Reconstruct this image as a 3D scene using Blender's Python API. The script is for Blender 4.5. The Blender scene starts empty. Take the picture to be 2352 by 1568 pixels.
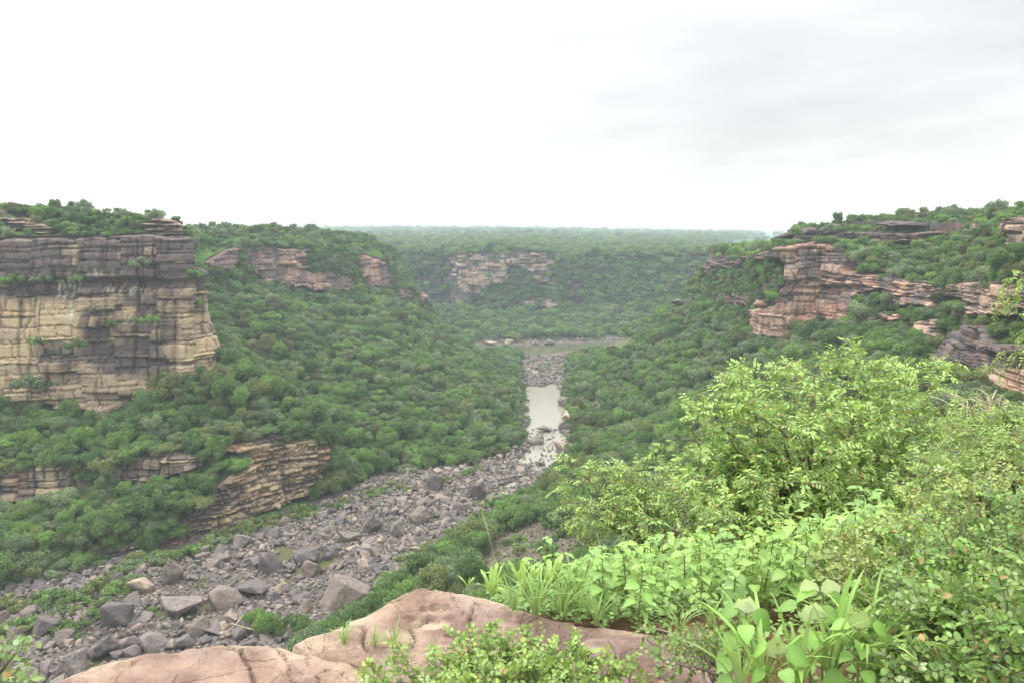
import bpy, math, random
import numpy as np
from mathutils import Vector, Matrix

# ---------------------------------------------------------------- camera, world, sun, exposure
F = 1700.0; CX = 1176.0; CY = 784.0; PITCH = math.atan(239 / F); CAMZ = 100.0
SC = bpy.context.scene
W = bpy.data.worlds.new("World"); SC.world = W; W.use_nodes = True
cam_d = bpy.data.cameras.new("camera"); cam = bpy.data.objects.new("camera", cam_d)
SC.collection.objects.link(cam); SC.camera = cam
cam.location = (0, 0, CAMZ); cam.rotation_euler = (math.pi / 2 - PITCH, 0, 0)
cam_d.sensor_width = 36; cam_d.lens = 36 * F / 2352; cam_d.clip_start = 0.05; cam_d.clip_end = 20000

SUN_EL, SUN_AZ = math.radians(58), math.radians(-60)     # azimuth measured from +Y towards +X
nt = W.node_tree; nt.nodes.clear()
def wn(t, **k):
    n = nt.nodes.new(t)
    for a, b in k.items(): setattr(n, a, b)
    return n
out = wn('ShaderNodeOutputWorld'); add = wn('ShaderNodeAddShader')
sky = wn('ShaderNodeTexSky', sky_type='NISHITA', sun_disc=False)
sky.sun_elevation = SUN_EL; sky.sun_rotation = SUN_AZ; sky.dust_density = 4.0
bg1 = wn('ShaderNodeBackground'); bg1.inputs[1].default_value = 0.05
nt.links.new(sky.outputs[0], bg1.inputs[0])
# cloud deck: an overcast dome, brightest overhead, with a faint grey bank low on the right
tc = wn('ShaderNodeTexCoord'); sep = wn('ShaderNodeSeparateXYZ')
nt.links.new(tc.outputs['Generated'], sep.inputs[0])
el = wn('ShaderNodeMapRange'); el.inputs[1].default_value = 0.25; el.inputs[2].default_value = 1.0
el.inputs[3].default_value = 0.86; el.inputs[4].default_value = 3.0
nt.links.new(sep.outputs[2], el.inputs[0])
# cloud texture on a flat ceiling: direction / (z + .15)
zz = wn('ShaderNodeMath', operation='ADD'); zz.inputs[1].default_value = 0.12
nt.links.new(sep.outputs[2], zz.inputs[0])
dv = wn('ShaderNodeVectorMath', operation='DIVIDE'); cmb = wn('ShaderNodeCombineXYZ')
for i in range(3): nt.links.new(zz.outputs[0], cmb.inputs[i])
nt.links.new(tc.outputs['Generated'], dv.inputs[0]); nt.links.new(cmb.outputs[0], dv.inputs[1])
mp = wn('ShaderNodeMapping'); mp.inputs['Location'].default_value = (-1.35, -3.3, 0)
nt.links.new(dv.outputs[0], mp.inputs[0])
ns = wn('ShaderNodeTexNoise'); ns.inputs['Scale'].default_value = 1.0; ns.inputs['Detail'].default_value = 4; ns.inputs['Roughness'].default_value = .5
nt.links.new(dv.outputs[0], ns.inputs[0])
sc2 = wn('ShaderNodeVectorMath', operation='MULTIPLY'); sc2.inputs[1].default_value = (0.62, 0.42, 0)
nt.links.new(mp.outputs[0], sc2.inputs[0])
ln = wn('ShaderNodeVectorMath', operation='LENGTH'); nt.links.new(sc2.outputs[0], ln.inputs[0])
nz = wn('ShaderNodeMath', operation='MULTIPLY_ADD'); nz.inputs[1].default_value = 1.5; nt.links.new(ns.outputs[0], nz.inputs[0]); nt.links.new(ln.outputs['Value'], nz.inputs[2])
bank = wn('ShaderNodeMapRange', interpolation_type='SMOOTHSTEP'); bank.inputs[1].default_value = 0.7; bank.inputs[2].default_value = 2.1
bank.inputs[3].default_value = 0.58; bank.inputs[4].default_value = 1.0
nt.links.new(nz.outputs[0], bank.inputs[0])
mul = wn('ShaderNodeMath', operation='MULTIPLY'); nt.links.new(el.outputs[0], mul.inputs[0]); nt.links.new(bank.outputs[0], mul.inputs[1])
bg2 = wn('ShaderNodeBackground'); bg2.inputs[0].default_value = (1.0, 0.975, 0.935, 1)
nt.links.new(mul.outputs[0], bg2.inputs[1])
nt.links.new(bg1.outputs[0], add.inputs[0]); nt.links.new(bg2.outputs[0], add.inputs[1]); nt.links.new(add.outputs[0], out.inputs[0])

sun_d = bpy.data.lights.new("sun", 'SUN'); sun_d.energy = 2.0; sun_d.angle = math.radians(14); sun_d.color = (1, .96, .9)
sun = bpy.data.objects.new("sun", sun_d); SC.collection.objects.link(sun)
sd = Vector((math.sin(SUN_AZ) * math.cos(SUN_EL), math.cos(SUN_AZ) * math.cos(SUN_EL), math.sin(SUN_EL)))
sun.rotation_euler = sd.to_track_quat('Z', 'Y').to_euler(); sun.location = (0, 0, 300)

SC.view_settings.view_transform = 'Standard'; SC.view_settings.look = 'None'
SC.view_settings.exposure = 0.3; SC.view_settings.gamma = 1.0
SC.render.engine = 'CYCLES'
cy = SC.cycles; cy.max_bounces = 4; cy.diffuse_bounces = 2; cy.glossy_bounces = 2; cy.transmission_bounces = 3
cy.transparent_max_bounces = 4; cy.volume_bounces = 1; cy.caustics_reflective = False; cy.caustics_refractive = False
cy.use_denoising = True; cy.use_adaptive_sampling = False; cy.denoising_prefilter = 'NONE'; cy.denoising_input_passes = 'RGB_ALBEDO_NORMAL'; SC.render.filter_size = 1.2

# ---------------------------------------------------------------- helpers
rs = np.random.RandomState(7); random.seed(7)
cp, sp = math.cos(PITCH), math.sin(PITCH)
def ray(px, py):
    dx = (px - CX) / F; dz = (CY - py) / F
    return np.array([dx, cp + sp * dz, -sp + cp * dz])
def PY(px, py, Y):
    r = ray(px, py); r = r * (Y / r[1]); return r + np.array([0, 0, CAMZ])
def PZ(px, py, z):
    r = ray(px, py); r = r * ((z - CAMZ) / r[2]); return r + np.array([0, 0, CAMZ])
def proj(p):
    p = np.asarray(p, float); x = p[..., 0]; y = p[..., 1]; z = p[..., 2] - CAMZ
    f = y * cp - z * sp; f = np.where(f < .01, .01, f); u = y * sp + z * cp
    return CX + F * x / f, CY - F * u / f, f

def hsh(i, j, k, seed):
    h = (i.astype(np.int64) * 374761393 + j.astype(np.int64) * 668265263 + k.astype(np.int64) * 2147483647 + seed * 1274126177) & 0xFFFFFFFF
    h = ((h ^ (h >> 13)) * 1274126177) & 0xFFFFFFFF
    h = ((h ^ (h >> 16)) * 2246822519) & 0xFFFFFFFF
    return ((h ^ (h >> 15)) & 0xFFFFFF) / float(0xFFFFFF)
def vn(x, y=0.0, z=0.0, seed=0):
    x, y, z = np.broadcast_arrays(np.asarray(x, float), np.asarray(y, float), np.asarray(z, float))
    i, j, k = np.floor(x), np.floor(y), np.floor(z)
    a, b, c = x - i, y - j, z - k
    a = a * a * (3 - 2 * a); b = b * b * (3 - 2 * b); c = c * c * (3 - 2 * c)
    i, j, k = i.astype(np.int64), j.astype(np.int64), k.astype(np.int64)
    def H(p, q, r): return hsh(i + p, j + q, k + r, seed)
    x0 = (H(0,0,0)*(1-a)+H(1,0,0)*a)*(1-b) + (H(0,1,0)*(1-a)+H(1,1,0)*a)*b
    x1 = (H(0,0,1)*(1-a)+H(1,0,1)*a)*(1-b) + (H(0,1,1)*(1-a)+H(1,1,1)*a)*b
    return (x0 * (1 - c) + x1 * c) * 2 - 1
def fbm(x, y=0.0, z=0.0, seed=0, o=4, g=.5):
    s = 0; a = 1; t = 0
    for n in range(o):
        f = 2.0 ** n
        s = s + a * vn(np.asarray(x) * f, np.asarray(y) * f, np.asarray(z) * f, seed + n * 17); t += a; a *= g
    return s / t
def sst(x, a, b):
    t = np.clip((x - a) / (b - a), 0, 1); return t * t * (3 - 2 * t)
def inpoly(px, py, poly):
    px = np.asarray(px, float); py = np.asarray(py, float); c = np.zeros(px.shape, bool); n = len(poly)
    for i in range(n):
        x0, y0 = poly[i]; x1, y1 = poly[(i + 1) % n]
        if y0 == y1: continue
        m = ((y0 > py) != (y1 > py)) & (px < (x1 - x0) * (py - y0) / (y1 - y0) + x0); c ^= m
    return c
def polydist(x, y, poly, closed=True):
    d = np.full(np.shape(x), 1e9); n = len(poly)
    for i in range(n if closed else n - 1):
        x0, y0 = poly[i][:2]; x1, y1 = poly[(i + 1) % n][:2]
        ex, ey = x1 - x0, y1 - y0; L = ex * ex + ey * ey + 1e-12
        t = np.clip(((x - x0) * ex + (y - y0) * ey) / L, 0, 1)
        d = np.minimum(d, np.hypot(x - x0 - t * ex, y - y0 - t * ey))
    return d
def sdpoly(x, y, poly):       # positive inside
    d = polydist(x, y, poly); return np.where(inpoly(x, y, poly), d, -d)

def mkmesh(name, V, Fc, mats=(), col=None, smooth=False):
    V = np.asarray(V, np.float32); me = bpy.data.meshes.new(name)
    if isinstance(Fc, np.ndarray): Fc = [Fc]
    Fc = [np.asarray(f, np.int32) for f in Fc if len(f)]
    me.vertices.add(len(V)); me.vertices.foreach_set('co', V.ravel())
    nl = sum(f.size for f in Fc); npz = sum(len(f) for f in Fc)
    me.loops.add(nl); me.polygons.add(npz)
    me.loops.foreach_set('vertex_index', np.concatenate([f.ravel() for f in Fc]))
    st = []; o = 0
    for f in Fc:
        k = f.shape[1]; st.append(o + np.arange(len(f)) * k); o += f.size
    me.polygons.foreach_set('loop_start', np.concatenate(st).astype(np.int32))
    if smooth: me.polygons.foreach_set('use_smooth', np.ones(npz, bool))
    me.update(calc_edges=True)
    if col is not None:
        at = me.color_attributes.new('Col', 'FLOAT_COLOR', 'POINT')
        c = np.ones((len(V), 4), np.float32); c[:, :col.shape[1]] = col; at.data.foreach_set('color', c.ravel())
    for m in mats: me.materials.append(m)
    return me
def link(name, me, parent=None, loc=None, color=None):
    o = bpy.data.objects.new(name, me); SC.collection.objects.link(o)
    if parent is not None: o.parent = parent
    if loc is not None: o.location = loc
    if color is not None: o.color = tuple(color[:3]) + (1,)
    return o
def tag(o, label=None, cat=None, group=None, kind=None):
    if label: o['label'] = label
    if cat: o['category'] = cat
    if group: o['group'] = group
    if kind: o['kind'] = kind
    return o
def gridfaces(nu, nv, flip=False):
    i, j = np.meshgrid(np.arange(nu - 1), np.arange(nv - 1), indexing='ij')
    a = (i * nv + j).ravel(); f = np.stack([a, a + nv, a + nv + 1, a + 1], 1)
    return f[:, ::-1] if flip else f
def tubes(paths):
    """paths: list of (points Nx3, radii N, sides) -> V, F"""
    Vs, Fs, o = [], [], 0
    for P, R, k in paths:
        P = np.asarray(P, float); n = len(P); T = np.gradient(P, axis=0); T /= np.linalg.norm(T, axis=1)[:, None] + 1e-9
        ref = np.array([0.3, 0.2, 1.0]) if abs(T[0, 2]) < .9 else np.array([1.0, .2, 0])
        A = np.cross(T, ref); A /= np.linalg.norm(A, axis=1)[:, None] + 1e-9; B = np.cross(T, A)
        th = np.arange(k) * 2 * math.pi / k
        V = P[:, None] + np.asarray(R)[:, None, None] * (A[:, None] * np.cos(th)[None, :, None] + B[:, None] * np.sin(th)[None, :, None])
        Vs.append(V.reshape(-1, 3)); i, j = np.meshgrid(np.arange(n - 1), np.arange(k), indexing='ij'); j2 = (j + 1) % k
        Fs.append(np.stack([i * k + j, i * k + j2, (i + 1) * k + j2, (i + 1) * k + j], -1).reshape(-1, 4) + o); o += n * k
    return np.concatenate(Vs), np.concatenate(Fs)

ONES = ['', 'first', 'second', 'third', 'fourth', 'fifth', 'sixth', 'seventh', 'eighth', 'ninth', 'tenth', 'eleventh', 'twelfth', 'thirteenth', 'fourteenth', 'fifteenth', 'sixteenth', 'seventeenth', 'eighteenth', 'nineteenth']
CARD = {2: 'twenty', 3: 'thirty', 4: 'forty', 5: 'fifty', 6: 'sixty', 7: 'seventy', 8: 'eighty', 9: 'ninety'}
def nth(n):
    if n < 20: return ONES[n]
    t, o_ = divmod(n, 10); return (CARD[t][:-1] + 'ieth') if o_ == 0 else CARD[t] + '-' + ONES[o_]

# ---------------------------------------------------------------- materials
def material(name):
    m = bpy.data.materials.new(name); m.use_nodes = True; m.node_tree.nodes.clear()
    T = m.node_tree
    def N(t, **k):
        n = T.nodes.new(t)
        for a, b in k.items(): setattr(n, a, b)
        return n
    def L(a, b): T.links.new(a, b)
    return m, N, L
def ramp(N, pts):
    r = N('ShaderNodeValToRGB'); e = r.color_ramp.elements
    while len(e) < len(pts): e.new(0.5)
    for k, (p, c) in enumerate(pts): e[k].position = p; e[k].color = tuple(c) + (1,)
    return r
def mixc(N, L, a, b, f, mode='MIX'):
    n = N('ShaderNodeMix', data_type='RGBA', blend_type=mode)
    for s, v in ((n.inputs[0], f), (n.inputs[6], a), (n.inputs[7], b)):
        if hasattr(v, 'links') or hasattr(v, 'is_linked'): L(v, s)
        elif isinstance(v, (int, float)): s.default_value = v
        else: s.default_value = tuple(v) + (1,)
    return n.outputs[2]
def noise(N, L, coord, scale, detail=4, rough=.55, vec=None):
    n = N('ShaderNodeTexNoise'); n.inputs['Scale'].default_value = scale; n.inputs['Detail'].default_value = detail; n.inputs['Roughness'].default_value = rough
    if vec is not None:
        m = N('ShaderNodeMapping'); m.inputs['Scale'].default_value = vec; L(coord, m.inputs[0]); L(m.outputs[0], n.inputs[0])
    else: L(coord, n.inputs[0])
    return n.outputs[0]
def maprange(N, L, v, a, b, c, d):
    n = N('ShaderNodeMapRange'); L(v, n.inputs[0])
    for i, x in enumerate((a, b, c, d)): n.inputs[i + 1].default_value = x
    return n.outputs[0]

def leaf_mat(name, mode, base=None, back=(.55, .66, .42), trans=.24, gloss=.5):
    """mode 'ramp': colour by instance; 'obj': colour from the object; 'col': per leaf vertex colour"""
    m, N, L = material(name)
    oi = N('ShaderNodeObjectInfo'); o = N('ShaderNodeOutputMaterial')
    if mode == 'ramp':
        r = ramp(N, base); L(oi.outputs['Random'], r.inputs[0]); c = r.outputs[0]; r.color_ramp.interpolation = 'CONSTANT'
        at = N('ShaderNodeVertexColor', layer_name='Col'); c = mixc(N, L, c, at.outputs[0], 1.0, 'MULTIPLY')
    elif mode == 'obj':
        at = N('ShaderNodeVertexColor', layer_name='Col'); c = mixc(N, L, oi.outputs['Color'], at.outputs[0], 1.0, 'MULTIPLY')
    else:
        at = N('ShaderNodeVertexColor', layer_name='Col'); c = at.outputs[0]
        g = N('ShaderNodeNewGeometry'); c2 = mixc(N, L, c, back, .45); c = mixc(N, L, c, c2, g.outputs['Backfacing'])
    if mode == 'col':
        b = N('ShaderNodeBsdfPrincipled'); L(c, b.inputs['Base Color']); b.inputs['Roughness'].default_value = gloss
        b.inputs['Specular IOR Level'].default_value = .4
        t = N('ShaderNodeBsdfTranslucent'); tc_ = mixc(N, L, c, (1.0, 1.0, .45), 1.0, 'MULTIPLY'); L(tc_, t.inputs[0])
        mx = N('ShaderNodeMixShader'); mx.inputs[0].default_value = trans; L(b.outputs[0], mx.inputs[1]); L(t.outputs[0], mx.inputs[2]); L(mx.outputs[0], o.inputs[0])
    else:
        b = N('ShaderNodeBsdfDiffuse'); L(c, b.inputs[0])
        t = N('ShaderNodeBsdfTranslucent'); L(c, t.inputs[0])
        mx = N('ShaderNodeMixShader'); mx.inputs[0].default_value = .25; L(b.outputs[0], mx.inputs[1]); L(t.outputs[0], mx.inputs[2]); L(mx.outputs[0], o.inputs[0])
    return m
TONES = [('dark green', (.132, .215, .074)), ('mid-green', (.172, .272, .092)), ('grey-green', (.205, .272, .140)),
         ('bright green', (.205, .335, .094)), ('olive green', (.222, .270, .106)), ('deep green', (.142, .232, .092)), ('pale green', (.255, .322, .175))]
RP = [TONES[0][1], TONES[1][1], TONES[2][1], TONES[3][1], TONES[1][1], TONES[2][1], TONES[4][1], TONES[3][1], TONES[5][1], TONES[1][1], TONES[6][1], TONES[0][1], (.14, .16, .07)]
M_CROWN_S = leaf_mat('foliage_mass', 'ramp', [(i / len(RP), c) for i, c in enumerate(RP)])
M_CROWN = leaf_mat('foliage', 'obj')
M_LEAF = leaf_mat('leaf', 'col')

def simple(name, c, rough=.9, n2=None, sc=8.0, bump=0.0):
    m, N, L = material(name); o = N('ShaderNodeOutputMaterial'); b = N('ShaderNodeBsdfPrincipled'); tcn = N('ShaderNodeTexCoord')
    b.inputs['Roughness'].default_value = rough; b.inputs['Specular IOR Level'].default_value = .2
    f = noise(N, L, tcn.outputs['Object'], sc); cc = mixc(N, L, c, n2 or tuple(x * .5 for x in c), maprange(N, L, f, .35, .65, 0, 1)); L(cc, b.inputs['Base Color'])
    if bump:
        bp = N('ShaderNodeBump'); bp.inputs['Distance'].default_value = bump; L(f, bp.inputs['Height']); L(bp.outputs[0], b.inputs['Normal'])
    L(b.outputs[0], o.inputs[0]); return m
M_BARK = simple('bark', (.24, .20, .165), n2=(.12, .10, .08), sc=20)
M_STRAW = simple('dry_grass_stem', (.62, .56, .38), n2=(.50, .46, .28), sc=30)
M_STEM = simple('green_stem', (.20, .30, .08), n2=(.22, .16, .09), sc=12)

def rock_mat(name, use, fine=1.0, bumpd=.25, stretch=(1, 1, 4)):
    """use 'col' (vertex colour), 'obj' (object colour) or 'rand' (colour by instance)"""
    m, N, L = material(name); o = N('ShaderNodeOutputMaterial'); b = N('ShaderNodeBsdfPrincipled'); tcn = N('ShaderNodeTexCoord')
    co = tcn.outputs['Object']; b.inputs['Roughness'].default_value = .92; b.inputs['Specular IOR Level'].default_value = .15
    if use == 'col': c = N('ShaderNodeVertexColor', layer_name='Col').outputs[0]
    elif use == 'obj': c = N('ShaderNodeObjectInfo').outputs['Color']
    else:
        oi = N('ShaderNodeObjectInfo'); r = ramp(N, [(0, (.155, .138, .128)), (.25, (.205, .182, .166)), (.5, (.128, .115, .110)), (.7, (.24, .21, .185)), (.9, (.32, .265, .21)), (.95, (.17, .145, .138))])
        r.color_ramp.interpolation = 'CONSTANT'; L(oi.outputs['Random'], r.inputs[0]); c = r.outputs[0]
    n1 = noise(N, L, co, .9 * fine, 6, .65, stretch); n2 = noise(N, L, co, 5 * fine, 5, .6)
    c = mixc(N, L, c, (1.30, 1.25, 1.2), maprange(N, L, n1, .48, .70, 0, .8), 'MULTIPLY')
    c = mixc(N, L, c, (.55, .52, .52), maprange(N, L, n2, .52, .35, 0, .8), 'MULTIPLY')
    L(c, b.inputs['Base Color'])
    bp = N('ShaderNodeBump'); bp.inputs['Distance'].default_value = bumpd; bp.inputs['Strength'].default_value = .8
    ad = N('ShaderNodeMath', operation='ADD'); L(n1, ad.inputs[0]); L(n2, ad.inputs[1]); L(ad.outputs[0], bp.inputs['Height']); L(bp.outputs[0], b.inputs['Normal'])
    L(b.outputs[0], o.inputs[0]); return m
M_CLIFF = rock_mat('weathered_sandstone', 'col', .5, .5, (.6, .6, 4))
M_ROCK = rock_mat('boulder_rock', 'obj', 1.5, .5, (1, 1, 2.5))
M_ROCK_S = rock_mat('rubble_rock', 'rand', 1.2, .15)

def slope_mat():
    m, N, L = material('hill_ground'); o = N('ShaderNodeOutputMaterial'); b = N('ShaderNodeBsdfPrincipled'); tcn = N('ShaderNodeTexCoord'); co = tcn.outputs['Object']
    b.inputs['Roughness'].default_value = 1; b.inputs['Specular IOR Level'].default_value = .05
    g = N('ShaderNodeNewGeometry'); sx = N('ShaderNodeSeparateXYZ'); L(g.outputs['Normal'], sx.inputs[0])
    n1 = noise(N, L, co, .06, 5); n2 = noise(N, L, co, .6, 5, .65); n3 = noise(N, L, co, .25, 4, .6)
    gr = mixc(N, L, (.035, .075, .020), (.095, .185, .040), maprange(N, L, n1, .42, .62, 0, 1))
    gr = mixc(N, L, gr, (.6, .6, .6), maprange(N, L, n2, .6, .35, 0, 1), 'MULTIPLY')
    rk = mixc(N, L, (.08, .07, .06), (.24, .19, .145), n2)
    c = mixc(N, L, gr, rk, maprange(N, L, sx.outputs[2], .42, .20, 0, 1))
    c = mixc(N, L, c, rk, maprange(N, L, n3, .62, .70, 0, 1))
    vc = N('ShaderNodeVertexColor', layer_name='Col'); s2 = N('ShaderNodeSeparateColor'); L(vc.outputs[0], s2.inputs[0])
    scree = mixc(N, L, (.07, .07, .045), (.23, .18, .14), maprange(N, L, noise(N, L, co, 1.4, 6, .7), .35, .65, 0, 1)); c = mixc(N, L, c, scree, s2.outputs[0])
    L(c, b.inputs['Base Color']); bp = N('ShaderNodeBump'); bp.inputs['Distance'].default_value = .6; L(n2, bp.inputs['Height']); L(bp.outputs[0], b.inputs['Normal'])
    L(b.outputs[0], o.inputs[0]); return m
M_SLOPE = slope_mat()

# ---------------------------------------------------------------- the two sides of the gorge as lofted surfaces
def st(a, e, f, g, h, mid=None, fr=(.18, .30, .45, .60)):
    a, e, f, g, h = (np.asarray(v, float) for v in (a, e, f, g, h))
    if mid is None:
        mid = []
        for t in fr:
            p = a + (e - a) * t; p[2] = a[2] + (e[2] - a[2]) * t ** 1.15; mid.append(p)
    return np.array([a] + list(mid) + [e, f, g, h])
WP = lambda x, y, z: np.array([x, y, z], float)
LK = []
def addL(a, mid, e, f, g, h=(-160, 60, 0)):
    A = PZ(a[0], a[1], 0); m = [PZ(*q) for q in mid] if mid else None
    G = PY(*g); LK.append(st(A, PY(*e), PY(*f), G, G + np.array(h, float), m))
addL((-420, 1560), [(-420, 1440, 3), (-420, 1395, 8), (-420, 1220, 14), (-420, 1120, 26)], (-420, 980, 262), (-420, 548, 268), (-420, 468, 285))
addL((-180, 1460), [(-180, 1400, 2), (-180, 1350, 7), (-180, 1170, 14), (-180, 1085, 26)], (-180, 955, 268), (-180, 550, 275), (-180, 472, 292))
addL((0, 1370), [(0, 1335, 2), (0, 1295, 6), (0, 1150, 13), (0, 1070, 24)], (0, 925, 276), (0, 550, 282), (0, 480, 300))
addL((230, 1302), [(220, 1285, 1), (220, 1232, 8), (220, 1135, 14.5), (220, 1050, 26)], (200, 945, 279), (200, 548, 285), (200, 485, 302))
addL((430, 1255), [(430, 1240, 1), (430, 1165, 11), (430, 1112, 17), (430, 1048, 26)], (330, 900, 282), (330, 540, 288), (330, 499, 300))
addL((528, 1222), [(520, 1212, 1), (520, 1108, 16.5), (490, 1085, 19.5), (490, 1040, 26)], (370, 880, 282), (370, 545, 287), (368, 503, 300))
addL((610, 1192), [(600, 1180, 1), (600, 1038, 23), (560, 1034, 25), (545, 1024, 27)], (405, 858, 281), (405, 550, 286), (400, 508, 298))
addL((735, 1150), [(722, 1138, 1), (737, 1008, 24), (690, 1000, 26), (680, 985, 28)], (500, 835, 292), (436, 545, 292), (428, 524, 300))
addL((775, 1132), [(756, 1108, 4), (753, 1002, 24), (742, 996, 26), (735, 982, 28)], (488, 792, 335), (425, 570, 345), (418, 545, 350))
addL((870, 1098), None, (455, 725, 390), (440, 620, 410), (435, 545, 430))
addL((1000, 1078), None, (560, 668, 440), (560, 562, 450), (560, 532, 480))
addL((1120, 1062), None, (700, 690, 480), (690, 568, 490), (690, 532, 525))
addL((1193, 1028), None, (820, 680, 520), (810, 582, 530), (790, 540, 565))
addL((1197, 960), None, (900, 695, 560), (885, 605, 570), (860, 552, 595))
addL((1197, 880), None, (962, 722, 600), (925, 645, 602), (895, 572, 615), (-200, 40, 2))
addL((1198, 822), None, (1018, 772, 640), (990, 700, 636), (918, 592, 645), (-200, 40, 2))
addL((1160, 800), None, (1000, 775, 690), (972, 715, 690), (905, 600, 690), (-200, 30, 2))
addL((1050, 792), None, (880, 780, 740), (850, 700, 745), (820, 600, 740), (-200, 10, 2))
LK = np.array(LK)
RK = []
def addR(a, e, f, g, h=(200, 60, 3)):
    A = PZ(a[0], a[1], 0) if len(a) == 2 else WP(*a)
    cv = lambda q: PY(*q) if not isinstance(q, np.ndarray) else q
    G = cv(g); RK.append(st(A, cv(e), cv(f), G, G + np.array(h, float)))
addR((1560, 782), (1700, 740, 640), (1700, 640, 640), (1720, 590, 650), (250, 0, 0))
addR((1450, 786), (1600, 745, 580), (1640, 640, 560), (1680, 585, 560), (250, 0, 0))
addR((1385, 796), (1545, 725, 520), (1622, 628, 505), (1628, 575, 495))
addR((1310, 830), (1590, 705, 480), (1630, 600, 475), (1650, 566, 470))
addR((1295, 872), (1650, 698, 440), (1660, 590, 440), (1690, 560, 450))
addR((1306, 925), (1705, 742, 385), (1715, 585, 395), (1735, 556, 410))
addR((1314, 975), (1748, 776, 338), (1752, 585, 345), (1800, 548, 365))
addR((1312, 1030), (1800, 788, 326), (1800, 562, 332), (1850, 528, 355))
addR((1270, 1090), (1870, 772, 322), (1880, 556, 330), (1950, 512, 362))
addR((1190, 1138), (1930, 750, 306), (1950, 578, 318), (2050, 502, 350))
addR((1075, 1212), (2050, 765, 272), (2075, 640, 282), (2150, 502, 325))
addR((985, 1280), (2160, 800, 236), (2180, 648, 246), (2240, 502, 300))
addR((870, 1365), (2250, 850, 208), (2258, 650, 218), (2330, 496, 270))
addR((760, 1455), (2352, 890, 182), (2352, 640, 190), (2420, 480, 240))
addR((620, 1560), (2520, 960, 150), (2520, 660, 160), (2600, 480, 215))
addR((-95, 125, 0), WP(75, 70, 55), WP(85, 45, 85), WP(95, 38, 93), (160, -40, 0))
addR((-130, 105, 0), WP(8, 42, 52), WP(8, 8, 86), WP(6, 2.0, 94), (20, -80, 0))
addR((-190, 70, 0), WP(-55, 28, 52), WP(-45, -1, 86), WP(-42, -8, 94), (0, -80, 0))
addR((-300, 40, 0), WP(-210, -12, 52), WP(-210, -30, 86), WP(-210, -40, 94), (0, -80, 0))
RK = np.array(RK)
FK = []
def addF(a, e, f, g, h, m=None):
    FK.append(st(PZ(a[0], a[1], 0), PY(*e), PY(*f), PY(*g), PY(*h), fr=(.15, .35, .6, .8)))
addF((300, 796), (600, 705, 860), (600, 590, 930), (600, 552, 1700), (200, 532, 5200))
addF((760, 795), (840, 705, 860), (840, 585, 880), (840, 552, 1700), (500, 532, 5200))
addF((900, 794), (920, 703, 855), (920, 582, 870), (900, 550, 1700), (800, 532, 5200))
addF((1000, 793), (1000, 712, 850), (1000, 584, 862), (1000, 550, 1700), (960, 531, 5200))
addF((1080, 792), (1055, 712, 828), (1052, 584, 838), (1060, 550, 1700), (1080, 532, 5200))
addF((1160, 791), (1140, 708, 822), (1140, 580, 832), (1150, 549, 1700), (1180, 533, 5200))
addF((1240, 790), (1270, 715, 815), (1265, 583, 828), (1270, 550, 1700), (1300, 535, 5200))
addF((1330, 787), (1300, 708, 840), (1290, 592, 862), (1300, 552, 1700), (1400, 537, 5200))
addF((1420, 783), (1390, 708, 825), (1370, 590, 850), (1360, 555, 1650), (1550, 539, 5200))
addF((1500, 780), (1480, 712, 810), (1470, 590, 835), (1460, 558, 1600), (1700, 541, 5200))
addF((1600, 778), (1590, 708, 800), (1600, 588, 825), (1600, 560, 1550), (1900, 542, 5200))
addF((1900, 776), (1850, 700, 790), (1850, 588, 815), (1850, 565, 1500), (2300, 543, 5200))
addF((2400, 776), (2400, 700, 780), (2400, 605, 840), (2400, 565, 1500), (2900, 543, 5200))
FK = np.array(FK)

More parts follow.
